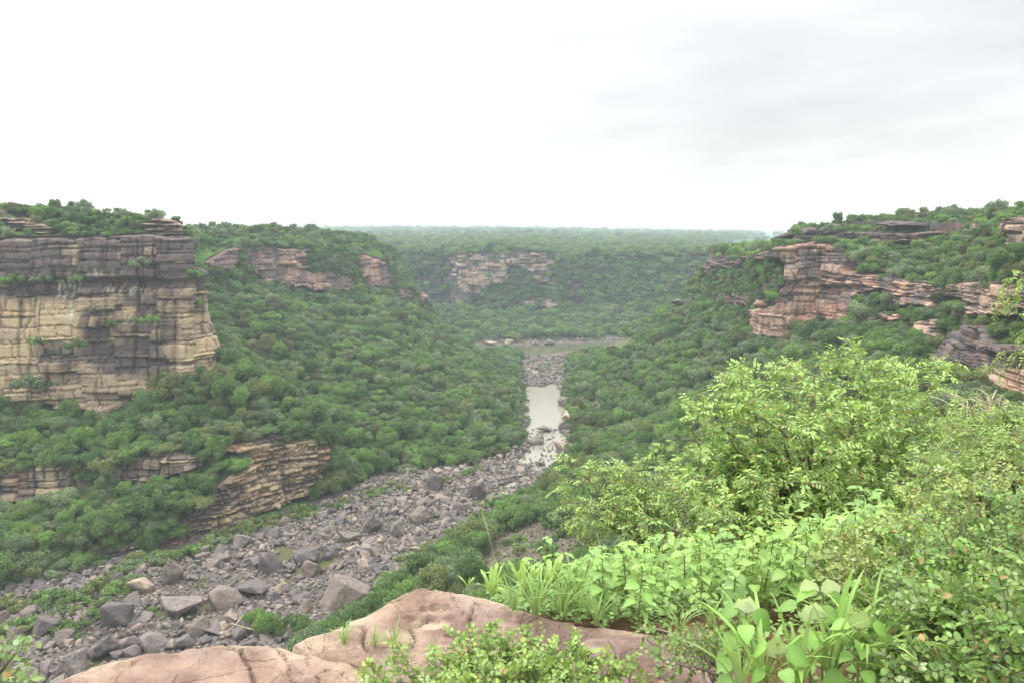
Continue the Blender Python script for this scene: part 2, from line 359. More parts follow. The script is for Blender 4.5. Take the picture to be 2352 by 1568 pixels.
class Loft:
    def __init__(s, K, seed, sign, wav=0.0, hill=1.2):
        s.K = K; s.ns, s.nr = K.shape[:2]; s.seed = seed; s.sign = sign; s.wav = wav; s.hill = hill
        T = np.zeros_like(K); T[1:-1] = (K[2:] - K[:-2]) * .5; T[0] = K[1] - K[0]; T[-1] = K[-1] - K[-2]
        # limit the tangents to the shorter neighbouring step so corners stay crisp
        d = np.linalg.norm(K[1:] - K[:-1], axis=2); mn = np.minimum(np.vstack([d[:1], d]), np.vstack([d, d[-1:]]))
        L = np.linalg.norm(T, axis=2) + 1e-9; s.T = T * np.minimum(1, mn * .8 / L)[..., None]
    def base(s, u, v):
        u = np.clip(u, 0, s.ns - 1 - 1e-6); v = np.clip(v, 0, s.nr - 1 - 1e-6)
        i = u.astype(int); t = (u - i)[..., None]; j = v.astype(int); w = (v - j)[..., None]
        def row(jj):
            p0, p1, m0, m1 = s.K[i, jj], s.K[i + 1, jj], s.T[i, jj], s.T[i + 1, jj]
            return (2*t**3-3*t**2+1)*p0 + (t**3-2*t**2+t)*m0 + (-2*t**3+3*t**2)*p1 + (t**3-t**2)*m1
        return row(j) * (1 - w) + row(j + 1) * w
    def normal_h(s, u, v):
        a = s.base(u - .02, v); b = s.base(u + .02, v); t = b - a; t[..., 2] = 0; t /= np.linalg.norm(t, axis=-1)[..., None] + 1e-9
        return np.stack([t[..., 1], -t[..., 0], 0 * t[..., 0]], -1) * s.sign     # points into the gorge
    def pos(s, u, v, rough=True):
        u = np.asarray(u, float); v = np.asarray(v, float); P = s.base(u, v)
        if s.wav:
            N = s.normal_h(u, v); wgt = np.clip(v / 5, 0, 1) * (1 - .7 * sst(v, 7, 8))
            P = P + N * (fbm(P[..., 0] / 45, P[..., 1] / 45, P[..., 2] / 200, s.seed, 3) * s.wav * wgt)[..., None]
        if rough:
            P = P.copy(); wz = sst(v, 0, .6) * s.hill
            P[..., 2] += wz * fbm(P[..., 0] / 14, P[..., 1] / 14, 0, s.seed + 5, 4)
        return P
    def ulen(s, u0, u1, v):
        q = np.linspace(u0, u1, 200); p = s.base(q, np.full(200, v)); return np.concatenate([[0], np.cumsum(np.linalg.norm(np.diff(p, axis=0), axis=1))]), q
LFT = Loft(LK, 11, 1, 0, 1.3); RGT = Loft(RK, 23, 1, 3.0, 1.3); FAR = Loft(FK, 37, 1, 12.0, 1.5)
# sign of the outward normal: must point to the river
for lf in (LFT, RGT, FAR):
    i = lf.ns // 2; n = lf.normal_h(np.array([float(i)]), np.array([5.0]))[0]; d = lf.K[i, 0] - lf.K[i, 5]
    if n @ d < 0: lf.sign = -1

def hillside(name, lf, du, dv):
    us = []
    for i in range(lf.ns - 1):
        L = np.linalg.norm(lf.K[i + 1, :7] - lf.K[i, :7], axis=1).mean(); us += list(np.linspace(i, i + 1, max(2, int(L / du)), endpoint=False))
    us.append(lf.ns - 1.0); vs = []
    for j in range(lf.nr - 1):
        L = np.linalg.norm(lf.K[:, j + 1] - lf.K[:, j], axis=1); L = np.median(L) if j < 7 else 120; vs += list(np.linspace(j, j + 1, min(60, max(2, int(L / dv))), endpoint=False))
    vs.append(lf.nr - 1.0); U, V = np.meshgrid(us, vs, indexing='ij'); P = lf.pos(U, V); qx, qy, _ = proj(P); NN = lf.normal_h(U, V)
    for cl, a0, a1, b0, b1, polys in CUTS:       # the hill stands back behind each cliff shell
        if cl is not lf: continue
        sdd = np.max([sdpoly(qx, qy, p) for p in polys], axis=0); wq = sst(sdd, -6, 4) * ((U > a0 - .1) & (U < a1 + .1)) * sst(V, b0 - .12, b0 + .02) * (1 - sst(V, b1 - .02, b1 + .1))
        P = P - NN * (7.0 * wq)[..., None]
    # footing: sink the first row below the bed, and give the outer edge depth
    P[:, 0, 2] -= 3
    flat = P.reshape(-1, 3); px, py, _ = proj(flat)
    scr = np.zeros(len(flat))
    for poly, s in SCREE:
        scr = np.maximum(scr, sst(sdpoly(px, py, poly) + 12 * fbm(flat[:, 0] / 6, flat[:, 1] / 6, 0, 5, 3), -6, 12) * s)
    col = np.stack([scr, scr, scr], 1)
    # flip faces upward
    f = gridfaces(len(us), len(vs)); n = np.cross(flat[f[:, 1]] - flat[f[:, 0]], flat[f[:, 2]] - flat[f[:, 0]])
    if n[:, 2].mean() < 0: f = f[:, ::-1]
    o = link(name, mkmesh(name, flat, f, [M_SLOPE], col, smooth=True)); tag(o, kind='structure'); return o
SCREE = [([(1130, 1170), (1260, 1150), (1420, 1200), (1330, 1290), (1160, 1290), (1060, 1330), (960, 1330), (1080, 1230)], .8),
         ([(1350, 900), (1390, 890), (1390, 940), (1360, 950)], .8), ([(1310, 860), (1370, 865), (1340, 890), (1300, 890)], .6),
         ([(1060, 775), (1200, 768), (1460, 762), (1470, 800), (1060, 800)], .6), ([(230, 950), (420, 960), (400, 1010), (240, 1000)], .3)]

# ---------------------------------------------------------------- river bed, river and pools
BED = [(-700, 1500), (-150, 1400), (0, 1365), (130, 1318), (280, 1292), (420, 1284), (540, 1232), (700, 1185), (800, 1135), (870, 1098), (1000, 1078), (1120, 1060),
       (1186, 1035), (1194, 960), (1195, 880), (1196, 822), (1290, 822), (1302, 870), (1300, 930), (1320, 1000), (1318, 1050), (1262, 1096), (1190, 1148), (1075, 1212),
       (985, 1275), (885, 1345), (790, 1415), (690, 1495), (560, 1570), (250, 1700), (-200, 1800), (-1200, 1800)]
BEDW = [tuple(PZ(x, y, 0)[:2]) for x, y in BED]
def zpoly(p): return [tuple(PZ(x, y, .25)[:2]) for x, y in p]
RIVER = [zpoly([(1201, 905), (1212, 886), (1245, 888), (1268, 880), (1278, 884), (1286, 902), (1305, 922), (1298, 948), (1303, 965), (1284, 985), (1300, 1003), (1290, 1030), (1278, 1040), (1272, 1062), (1255, 1083), (1235, 1083),
                (1215, 1070), (1190, 1060), (1205, 1040), (1222, 1020), (1204, 995), (1212, 975), (1198, 945)]),
         zpoly([(1000, 797), (1100, 795), (1180, 793), (1230, 794), (1260, 792), (1340, 789), (1420, 784), (1700, 778), (1900, 775), (1900, 800), (1500, 800), (1340, 804), (1280, 809), (1240, 814), (1210, 815), (1180, 812), (1100, 808), (1000, 806)]),
         zpoly([(1218, 846), (1240, 850), (1236, 864), (1222, 866)])]
POOL = [zpoly([(1090, 1150), (1130, 1132), (1165, 1125), (1175, 1132), (1130, 1152), (1095, 1172)]), zpoly([(1100, 1140), (1160, 1115), (1210, 1090), (1214, 1098), (1150, 1132), (1110, 1150)]),
        zpoly([(955, 1193), (1000, 1190), (1010, 1198), (965, 1208)]),
        zpoly([(600, 1280), (640, 1256), (690, 1262), (745, 1268), (740, 1285), (690, 1278), (650, 1290)]),
        zpoly([(690, 1305), (730, 1290), (780, 1278), (800, 1282), (760, 1300), (700, 1325), (660, 1345), (650, 1335)]),
        zpoly([(450, 1400), (500, 1370), (540, 1352), (552, 1362), (520, 1385), (480, 1405)]), zpoly([(330, 1400), (400, 1405), (460, 1408), (440, 1420), (350, 1420)]),
        zpoly([(180, 1520), (230, 1500), (280, 1470), (320, 1465), (260, 1510), (200, 1545)])]
gx = np.arange(-300, 170, 1.25); gy = np.concatenate([np.arange(88, 470, 1.25), np.arange(470, 860, 2.5)])
GX, GY = np.meshgrid(gx, gy, indexing='ij'); fx, fy = GX.ravel(), GY.ravel()
wd = np.full(len(fx), -1e9)
for p in RIVER: wd = np.maximum(wd, sdpoly(fx, fy, p))
pd = np.full(len(fx), -1e9)
for p in POOL: pd = np.maximum(pd, sdpoly(fx, fy, p))
wob = 3.2 * fbm(fx / 5, fy / 5, 0, 3, 3) + 1.2 * fbm(fx / 1.7, fy / 1.7, 0, 4, 2)
dd = np.maximum(wd, pd) + wob
land = .75 + .5 * fbm(fx / 6, fy / 6, 0, 8, 3)
fz = land + (-.7 - land) * sst(dd, -.8, 1.6)
shore = sst(dd, -3, .5)
bz = sst(sdpoly(fx, fy, BEDW), -12, -2); n = fbm(fx / 4, fy / 4, 0, 2, 4)
cc = np.stack([.115 + .05 * n, .098 + .042 * n, .085 + .038 * n], 1); cc = cc * (1 - .45 * shore)[:, None]  # gravel colour darkened to stand in for contact shade between the stones
V = np.stack([fx, fy, fz], 1)
M_BED = rock_mat('river_bed_gravel', 'col', 2.0, .25, (1, 1, 1))
link('river_bed', mkmesh('river_bed', V, gridfaces(len(gx), len(gy)), [M_BED], cc, True))['kind'] = 'structure'
def water_mat(name, c, rough):
    m, N, L = material(name); o = N('ShaderNodeOutputMaterial'); b = N('ShaderNodeBsdfPrincipled'); tcn = N('ShaderNodeTexCoord')
    f = noise(N, L, tcn.outputs['Object'], .08, 3); L(mixc(N, L, c, tuple(x * .8 for x in c), f), b.inputs['Base Color']); b.inputs['Roughness'].default_value = rough; b.inputs['IOR'].default_value = 1.33
    bp = N('ShaderNodeBump'); bp.inputs['Distance'].default_value = .05; bp.inputs['Strength'].default_value = .5; L(noise(N, L, tcn.outputs['Object'], 1.5, 3), bp.inputs['Height']); L(bp.outputs[0], b.inputs['Normal'])
    L(b.outputs[0], o.inputs[0]); return m
M_RIVER = water_mat('sky_pale_river_water', (.27, .26, .205), .12); M_POOL = water_mat('green_pool_water', (.10, .105, .05), .12); M_BEND = water_mat('wall_dark_river_water', (.115, .125, .075), .05)  # near water paler, bend darker: sky and wall reflections put into base colours
def sheet(name, x0, y0, x1, y1, z, m):
    v = [(x0, y0, z), (x1, y0, z), (x1, y1, z), (x0, y1, z)]; o = link(name, mkmesh(name, v, np.array([[0, 1, 2, 3]]), [m])); tag(o, kind='structure'); return o
sheet('river', -60, 288, 300, 560, .25, M_RIVER)
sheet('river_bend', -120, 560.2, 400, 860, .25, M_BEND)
sheet('still_pools', -300, 88, 60, 287.5, .25, M_POOL)
sheet('valley_floor', -3000, -200, 3000, 6000, -6, M_SLOPE)

# ---------------------------------------------------------------- cliffs
CUTS = []
NOROCK = []      # pixel outlines of bare rock, where no tree may stand in front
def layers(z, s, seed, tmin, tmax, dip):
    r = np.random.RandomState(seed); th = tmin + (tmax - tmin) * r.rand(420) ** 2.2; b = np.cumsum(th) - 25
    zz = z + dip * s + .9 * vn(s / 38, 0, 0, seed) + .35 * vn(s / 9, z / 9, 0, seed + 1)
    k = np.clip(np.searchsorted(b, zz), 1, len(b) - 1); lo, hi = b[k - 1], b[k]; return k, zz - lo, hi - zz, hi - lo
def cliff(name, label, lf, u0, u1, v0, v1, polys, seed, tones, res=.45, upright=None, rough=None, tmin=.5, tmax=4.5, bayw=15.0, thin=.55, dip=0.0, amp=1.3, out=1.0, macro=None, joint=(3, 11), top=True, taper=3.0):
    Ls, q = lf.ulen(u0, u1, (v0 + v1) / 2); nu = int(Ls[-1] / res) + 2
    u = np.interp(np.linspace(0, Ls[-1], nu), Ls, q); a = lf.base(u, np.full(nu, v0)); b = lf.base(u, np.full(nu, v1))
    hgt = np.linalg.norm(b - a, axis=1).max(); nv = int(hgt / res) + 2; v = np.linspace(v0, v1, nv)
    U, Vv = np.meshgrid(u, v, indexing='ij'); P = lf.pos(U, Vv, rough=False); N = lf.normal_h(U, Vv)
    if upright is not None:
        tb = P[:, -1:].copy(); P = P.copy(); ft = lf.pos(U, Vv * 0 + upright, rough=False); P[..., :2] = ft[..., :2] + N[..., :2] * 0; P[..., 2] += 0
    s = np.interp(U, q, Ls) * (1.0); z = P[..., 2]
    k, d0, d1, th = layers(z, s, seed, tmin, tmax, dip)
    R = lambda a_, b_, sd_: hsh(a_.astype(np.int64), b_.astype(np.int64), np.zeros_like(a_, np.int64), sd_)
    bay = np.floor(s / bayw + .3 * vn(s / 25, z / 30, 0, seed + 40)); zs = z + 7.0 * (hsh(bay.astype(np.int64), (bay * 0).astype(np.int64), (bay * 0).astype(np.int64), seed + 41) - .5)
    k, d0, d1, th = layers(zs, s, seed, tmin, tmax, dip); k = k + 1000 * (bay.astype(np.int64) % 7)
    k2, e0, e1, th2 = layers(zs, s, seed + 60, .22, 1.1, dip * 1.6)
    kk = R(k, k * 0, seed + 2); jw = joint[0] + (joint[1] - joint[0]) * R(k, k * 0 + 3, seed + 3); off = 50 * R(k, k * 0 + 7, seed + 4)
    sj = s + off + .5 * vn(s / 3, z / 3, 0, seed + 9); cell = np.floor(sj / jw); fj = (sj / jw - cell) * jw; dj = np.minimum(fj, jw - fj)
    ck = R(k, cell, seed + 6)
    d = amp * (kk - .5) * 1.3 + amp * .9 * (ck - .5) + amp * .9 * vn(s / 13, k * 3.3, 0, seed + 7)
    px, py, _ = proj(P); rg = 1.0 if rough is None else rough(px, py)
    d = d * rg + 1.3 * fbm(s / 16, z / 26, 0, seed + 8, 3)
    edge = np.minimum(d0, d1); lam = sst(vn(s / 14, z / 7, 0, seed + 42) + .25, 0, .5) * rg; gap = sst(vn(s / 7, k * 1.7, 0, seed + 43), -.5, .2)
    d = d + thin * .8 * lam * (R(k2, k * 0 + np.floor(s / 5 + k2 * .37).astype(np.int64), seed + 44) - .5) - .30 * lam * np.exp(-(np.minimum(e0, e1) / .13) ** 2)
    d = d + .9 * (hsh(bay.astype(np.int64), (bay * 0 + 3).astype(np.int64), (bay * 0).astype(np.int64), seed + 45) - .5)
    d = d - 1.05 * gap * np.exp(-(edge / .25) ** 2) * (.4 + R(k, k * 0 + 5, seed + 10)) - .7 * np.exp(-(dj / .3) ** 2) * (R(k, cell, seed + 11) > .35)
    d = d - .35 * np.exp(-edge / .35) + .28 * fbm(s / 1.6, z / 1.2, 0, seed + 12, 3)
    # long vertical cracks that cut through the layers
    big = s / 13 + .25 * vn(s / 10, z / 8, 0, seed + 13); fb = np.abs(big - np.round(big)) * 13
    d = d - 1.5 * np.exp(-(fb / .35) ** 2) * (vn(z / 20, np.round(big) * 5.1, 0, seed + 14) > -.15)
    if macro is not None: d = d + macro(px, py, s, z)
    w = np.full(P.shape[:2], 1.0)
    if polys:
        sd_ = np.full(P.shape[:2], -1e9)
        for pl in polys: sd_ = np.maximum(sd_, sdpoly(px, py, pl))
        w = sst(sd_ + 7 * fbm(s / 4, z / 4, 0, seed + 15, 3), -3, 5)
    ends = np.minimum(s, Ls[-1] - s); w = w * sst(ends, 0, taper)
    d = (d + out) * w - 8.5 * (1 - w)
    P = P + N * d[..., None]
    # colour of the stone
    dark, tan, tf = tones['dark'], tones['tan'], tones['fresh']
    fr = tf(px, py) + .30 * (kk - .5) + .35 * (ck - .5) + .35 * fbm(s / 6, z / 9, 0, seed + 20, 4)
    fr = sst(fr, .30, .64)[..., None]
    c = np.array(dark) * (1 - fr) + np.array(tan) * fr
    c = c * (1 + .28 * (R(k, cell, seed + 21) - .5) + .22 * fbm(s / 1.2, z / .5, 0, seed + 22, 3))[..., None]
    if 'cream' in tones:
        cm = tones['cream'](px, py) * sst(fbm(s / 5, z / 7, 0, seed + 50, 3), -.25, .15); c = c * (1 - cm[..., None]) + np.array([.62, .49, .30]) * cm[..., None]
    rust = sst(fbm(s / 9, z / 12, 0, seed + 24, 3), .12, .5)[..., None]; c = c * (1 - rust * np.array([-.06, .10, .18]))
    bs = sst(vn(s / 1.7, z / 30, 0, seed + 25) + .5 * vn(s / .8, z / 12, 0, seed + 26) + tones.get('streak', lambda a_, b_: -.2 + 0 * a_)(px, py), .35, .85)[..., None]
    c = c * (1 - .72 * bs)
    if 'white' in tones:
        wm = tones['white'](px, py) * sst(vn(s / .9, z / 7, 0, seed + 27) + .4 * vn(s / 3, z / 2, 0, seed + 28), -.1, .5); c = c * (1 - wm[..., None]) + np.array([.68, .64, .54]) * wm[..., None]
    crv = 1 - (.35 * gap * (1 - sst(edge, .0, .16)))[..., None] - (.22 * lam * (1 - sst(np.minimum(e0, e1), 0, .12)))[..., None]; c = c * crv * (1 - .45 * np.exp(-(dj / .22) ** 2) * (R(k, cell, seed + 11) > .35))[..., None]       # groove shade along bedding planes and joints painted into the colour
    # close the shell: ledge going back at the top, foot at the bottom
    nb = 4.0
    Pt = (P[:, -1:] if upright is None else tb + np.array([0, 0, .2])) - N[:, -1:] * nb + np.array([0, 0, .3]); Pb = P[:, :1] - np.array([0, 0, 2.5 if upright is None else 7]) - N[:, :1] * 1.5
    P = np.concatenate([Pb, P, Pt], 1); c = np.concatenate([c[:, :1], c, c[:, -1:]], 1)
    f = gridfaces(P.shape[0], P.shape[1], flip=lf.sign < 0)
    o = link(name, mkmesh(name, P.reshape(-1, 3), f, [M_CLIFF], np.clip(c, .02, .8).reshape(-1, 3)))
    tag(o, label, 'cliff'); NOROCK.extend(polys or []); CUTS.append((lf, u0, u1, v0, v1, polys)); return o
def gs(px, py, x, y, rx, ry): return np.exp(-((px - x) / rx) ** 2 - ((py - y) / ry) ** 2)
def pm(px, py, poly, soft=12): return sst(sdpoly(px, py, poly), -soft, soft)
DK, TN, PK = (.150, .122, .115), (.44, .345, .245), (.43, .295, .225)
A_T = {'cream': lambda x, y: .9 * pm(x, y, [(-400, 690), (40, 690), (185, 700), (185, 780), (100, 790), (55, 960), (-400, 960)], 14) + .75 * pm(x, y, [(240, 700), (315, 700), (310, 780), (250, 790)], 10) + .6 * pm(x, y, [(410, 720), (480, 720), (495, 830), (410, 830)], 12) + .5 * pm(x, y, [(60, 905), (190, 900), (190, 925), (60, 930)], 6), 'dark': DK, 'tan': TN,
       'fresh': lambda x, y: .12 + .33 * sst(y, 640, 690) - .22 * pm(x, y, [(190, 770), (400, 770), (400, 900), (190, 830)]) + .30 * pm(x, y, [(395, 690), (520, 690), (520, 850), (395, 850)]) + .75 * pm(x, y, [(-400, 690), (60, 690), (190, 700), (185, 790), (90, 790), (60, 960), (-400, 960)], 20)
       + .25 * pm(x, y, [(60, 850), (400, 870), (300, 950), (60, 950)]) - .35 * gs(x, y, 250, 720, 90, 30) * 0,
       'streak': lambda x, y: -.45 + .9 * pm(x, y, [(30, 680), (110, 680), (120, 900), (45, 930)], 10) + .25 * pm(x, y, [(-400, 560), (440, 560), (440, 640), (-400, 640)]),
       'white': lambda x, y: np.clip(pm(x, y, [(130, 645), (185, 640), (180, 730), (155, 740), (165, 690), (130, 680)], 6) + .8 * gs(x, y, 240, 625, 30, 8) + .7 * gs(x, y, 280, 665, 60, 14), 0, .9)}
A_POLY = [(-600, 560), (0, 550), (100, 542), (200, 548), (330, 530), (405, 512), (436, 545), (440, 610), (470, 620), (478, 700), (492, 760), (503, 800), (502, 850), (430, 862), (400, 880), (330, 910), (260, 950), (200, 955), (130, 935), (0, 925), (-600, 990)]
def A_M(x, y, s, z):
    d = 2.2 * sst(z, 83, 85.5) - 2.2 * np.exp(-((z - 82.3) / 1.6) ** 2) * (sst(x, 150, 230) * (1 - sst(x, 380, 430)) * .9 + .25)
    d = d - 4.5 * gs(x, y, 402, 780, 6, 90) - 2.5 * gs(x, y, 320, 700, 2.5, 60) - 2 * gs(x, y, 243, 600, 2.5, 50) - 2.5 * gs(x, y, 395, 560, 2.5, 45) - 2.2 * gs(x, y, 195, 600, 7, 50) - 3.5 * gs(x, y, 300, 925, 40, 16) - 2.5 * gs(x, y, 455, 905, 12, 20) + 1.6 * gs(x, y, 430, 760, 26, 90)
    return d + 2.0 * (1 - sst(y, 790, 800)) * 0 - 1.5 * sst(y, 610, 900) * 0
cliff('sandstone_cliff', 'tall layered sandstone cliff on the left with dark upper band and tan stained foot', LFT, .5, 7.4, 4.97, 6.0, [A_POLY], 101, A_T, res=.42, macro=A_M, amp=1.7, out=1.2, rough=lambda x, y: 1 - .72 * (1 - sst(y, 632, 645)) * (y > 540) - .7 * pm(x, y, [(-400, 690), (60, 690), (190, 700), (185, 790), (90, 790), (60, 960), (-400, 960)], 20), tmin=.6, tmax=6, bayw=14, dip=-.015, taper=1)
cliff('rim_ledges', 'thin broken rock ledges capping the corner of the tall left cliff', LFT, 1.0, 6.8, 6.15, 6.95,
      [[(318, 512), (345, 500), (390, 496), (425, 520), (430, 545), (380, 548), (340, 540)], [(0, 495), (60, 505), (130, 520), (120, 545), (0, 520)]], 107,
      {'dark': (.25, .20, .175), 'tan': (.42, .33, .25), 'fresh': lambda x, y: .4 + 0 * x}, res=.4, tmin=.4, tmax=1.6, amp=1.6, out=1.6, upright=6.4)
B_T = {'dark': (.17, .135, .12), 'tan': (.50, .39, .26), 'fresh': lambda x, y: .30 + .32 * sst(x, 430, 620) - .25 * gs(x, y, 470, 1130, 50, 30) - .2 * (1 - sst(x, 150, 400)) + .25 * gs(x, y, 60, 1100, 100, 30),
       'streak': lambda x, y: -.35 + .3 * (1 - sst(x, 100, 430))}
B_POLY = [(215, 1245), (330, 1236), (400, 1215), (430, 1180), (470, 1120), (540, 1085), (575, 1030), (620, 1005), (735, 1000), (755, 1020), (742, 1085), (722, 1135), (660, 1155), (600, 1180), (500, 1235), (420, 1262), (300, 1285), (225, 1285)]
cliff('river_cliff', 'low layered tan cliff curving beside the boulder bed at its bend', LFT, 2.0, 8.2, .9, 2.1, [B_POLY], 131, B_T, res=.36, tmin=.35, tmax=1.9, amp=1.1, out=1.3, joint=(1.5, 5), dip=.02)
B2_POLY = [(-600, 1130), (0, 1068), (120, 1060), (170, 1050), (250, 1045), (290, 1052), (470, 1032), (560, 1015), (650, 992), (700, 1000), (640, 1045), (560, 1055), (470, 1068), (410, 1092), (330, 1112), (250, 1110), (150, 1140), (0, 1155), (-600, 1230)]
cliff('middle_cliff_band', 'dark streaked rock band halfway down the left slope between two belts of trees', LFT, .3, 7.6, 2.95, 4.1, [[(-600, 1130), (0, 1068), (110, 1062), (165, 1060), (172, 1135), (100, 1148), (0, 1155), (-600, 1230)], [(240, 1048), (300, 1052), (465, 1034), (470, 1068), (410, 1092), (330, 1112), (250, 1110)], [(500, 1030), (560, 1015), (650, 992), (700, 1000), (640, 1045), (560, 1055)]], 151,
      {'dark': (.19, .155, .14), 'tan': (.46, .36, .24), 'fresh': lambda x, y: .38 - .1 * gs(x, y, 350, 1080, 90, 40), 'streak': lambda x, y: -.3 + .45 * gs(x, y, 60, 1090, 120, 50) + .7 * gs(x, y, 178, 1070, 16, 40)}, res=.36, tmin=.5, tmax=3.2, amp=1.2, out=1.4, joint=(2, 8), dip=-.02)
C_T = {'dark': (.17, .125, .115), 'tan': (.38, .27, .215), 'fresh': lambda x, y: .32 + .35 * gs(x, y, 710, 630, 50, 30) + .2 * gs(x, y, 830, 610, 30, 60), 'streak': lambda x, y: -.4 + 0 * x,
       'white': lambda x, y: .8 * gs(x, y, 665, 585, 10, 18)}
cliff('distant_left_cliff', 'reddish cliff broken by trees on the middle headland behind the tall cliff', LFT, 8.9, 14.8, 4.9, 6.0,
      [[(440, 552), (478, 548), (480, 590), (500, 560), (548, 568), (548, 625), (510, 625), (450, 600)], [(562, 580), (600, 562), (660, 568), (705, 572), (712, 600), (705, 620), (780, 622), (815, 650), (800, 670), (740, 672), (665, 660), (600, 650), (560, 610)],
       [(820, 570), (880, 568), (880, 590), (900, 640), (892, 660), (850, 665), (830, 640)], [(905, 650), (945, 668), (950, 690), (920, 690)]], 171, C_T, res=.6, tmin=.8, tmax=6, amp=1.6, out=2.2)
cliff('headland_rock', 'small rock outcrop at the tip of the wooded headland over the river bend', LFT, 13.3, 16.2, 3.8, 6.9, [[(965, 668), (1000, 668), (1012, 690), (990, 700), (965, 690)], [(975, 738), (1022, 728), (1024, 748), (985, 758)]], 177, C_T, res=.6, tmin=.8, tmax=3, amp=1.2, out=1.5)
D_T = {'dark': (.17, .135, .125), 'tan': PK, 'fresh': lambda x, y: .45 + .4 * pm(x, y, [(1735, 690), (1950, 700), (1950, 790), (1735, 790)], 15) - .45 * gs(x, y, 1880, 595, 90, 14) - .45 * pm(x, y, [(1500, 540), (1740, 560), (1740, 700), (1500, 700)]) * .6 + .3 * gs(x, y, 1815, 610, 22, 35),
       'streak': lambda x, y: -.45 + 1.0 * gs(x, y, 1892, 730, 14, 50) + .8 * gs(x, y, 1838, 705, 14, 20), 'white': lambda x, y: np.clip(gs(x, y, 1880, 573, 14, 6) + gs(x, y, 1850, 670, 9, 14) + .7 * gs(x, y, 1815, 600, 20, 24), 0, .8)}
D_POLY = [(1740, 590), (1790, 560), (1830, 562), (1880, 552), (1935, 560), (1962, 600), (1955, 620), (2035, 632), (2040, 668), (1985, 672), (1955, 690), (1952, 730), (1930, 750), (1890, 735), (1850, 745), (1805, 782), (1740, 772), (1730, 740), (1735, 710), (1780, 700), (1800, 650), (1795, 600)]
def D_M(x, y, s, z):
    return 1.5 * pm(x, y, [(1795, 560), (1990, 560), (2000, 655), (1795, 655)], 4) - 2.4 * gs(x, y, 1900, 662, 70, 4) - 2.5 * gs(x, y, 1830, 745, 8, 30) + 1.2 * gs(x, y, 1812, 740, 10, 50)
cliff('red_sandstone_cliff', 'tall pinkish sandstone face on the right side above the green slope', RGT, 5.0, 11.0, 4.7, 6.0, [D_POLY], 211, D_T, res=.42, macro=D_M, tmin=.7, tmax=5.5, amp=1.0, out=2.4, joint=(2, 7), bayw=13)
cliff('shaded_side_cliff', 'darker rock band running away to the left of the pinkish cliff face', RGT, 2.2, 6.6, 4.7, 6.0,
      [[(1620, 580), (1650, 572), (1700, 585), (1770, 580), (1775, 600), (1720, 600), (1700, 618), (1640, 622), (1622, 640)], [(1632, 668), (1700, 672), (1760, 690), (1760, 705), (1700, 705), (1640, 695)]], 231, D_T, res=.5, tmin=.6, tmax=3.5, amp=1.0, out=2.4, joint=(2, 7))
cliff('top_rock_band', 'long dark ledge with tan underside just under the right skyline', RGT, 6.0, 14.4, 6.2, 6.9,
      [[(1880, 528), (1960, 530), (2050, 533), (2120, 535), (2110, 560), (2030, 560), (1985, 552), (1880, 545)], [(1590, 560), (1700, 545), (1800, 525), (1830, 540), (1780, 562), (1700, 568)], [(1790, 566), (1830, 534), (1872, 520), (1900, 530), (1870, 556), (1830, 572)], [(2010, 508), (2090, 512), (2090, 522), (2010, 522)], [(2305, 496), (2352, 500), (2480, 500), (2480, 600), (2352, 580), (2320, 560)]], 241,
      {'dark': (.13, .11, .105), 'tan': (.40, .30, .22), 'fresh': lambda x, y: .12 + .5 * sst(y, 545, 552) * (x < 2200) + .35 * (x > 2290), }, res=.42, tmin=.6, tmax=3.2, amp=.9, out=2.0, upright=6.45)
cliff('right_bench_cliff', 'grey streaked cliff bench on the right among clumps of trees', RGT, 9.2, 14.4, 4.8, 6.0,
      [[(2020, 632), (2085, 636), (2150, 634), (2170, 650), (2290, 645), (2352, 650), (2600, 660), (2600, 740), (2352, 728), (2240, 728), (2222, 690), (2160, 682), (2150, 712), (2120, 704), (2085, 706), (2040, 690)], [(2098, 735), (2165, 730), (2165, 785), (2100, 780)], [(1948, 712), (2030, 715), (2090, 722), (2090, 738), (1960, 738)]], 251,
      {'dark': (.16, .135, .13), 'tan': (.46, .33, .25), 'fresh': lambda x, y: .38 + .2 * gs(x, y, 2300, 690, 60, 30), 'streak': lambda x, y: -.25 + 0 * x}, res=.36, tmin=.6, tmax=4.5, amp=.9, out=2.2, joint=(2, 8))
cliff('dark_rounded_crag', 'massive dark rounded crag at the right edge behind the leafy shrub', RGT, 10.3, 14.9, 4.85, 5.62,
      [[(2165, 820), (2180, 790), (2210, 775), (2240, 745), (2290, 750), (2310, 790), (2352, 790), (2600, 800), (2600, 980), (2352, 900), (2300, 890), (2270, 850), (2180, 850)]], 261,
      {'dark': (.135, .115, .115), 'tan': (.42, .32, .24), 'fresh': lambda x, y: .12 + .5 * sst(y, 835, 855)}, res=.33, tmin=1.2, tmax=6, amp=1.5, out=5.5, joint=(5, 14), thin=.3, taper=6)
E_T = {'dark': (.12, .105, .11), 'tan': (.37, .285, .22), 'fresh': lambda x, y: .42 + .25 * gs(x, y, 1110, 630, 70, 45) - .6 * (1 - sst(x, 1020, 1050)) - .5 * sst(x, 1290, 1310), 'streak': lambda x, y: -.15 + .5 * (1 - sst(x, 1010, 1050))}
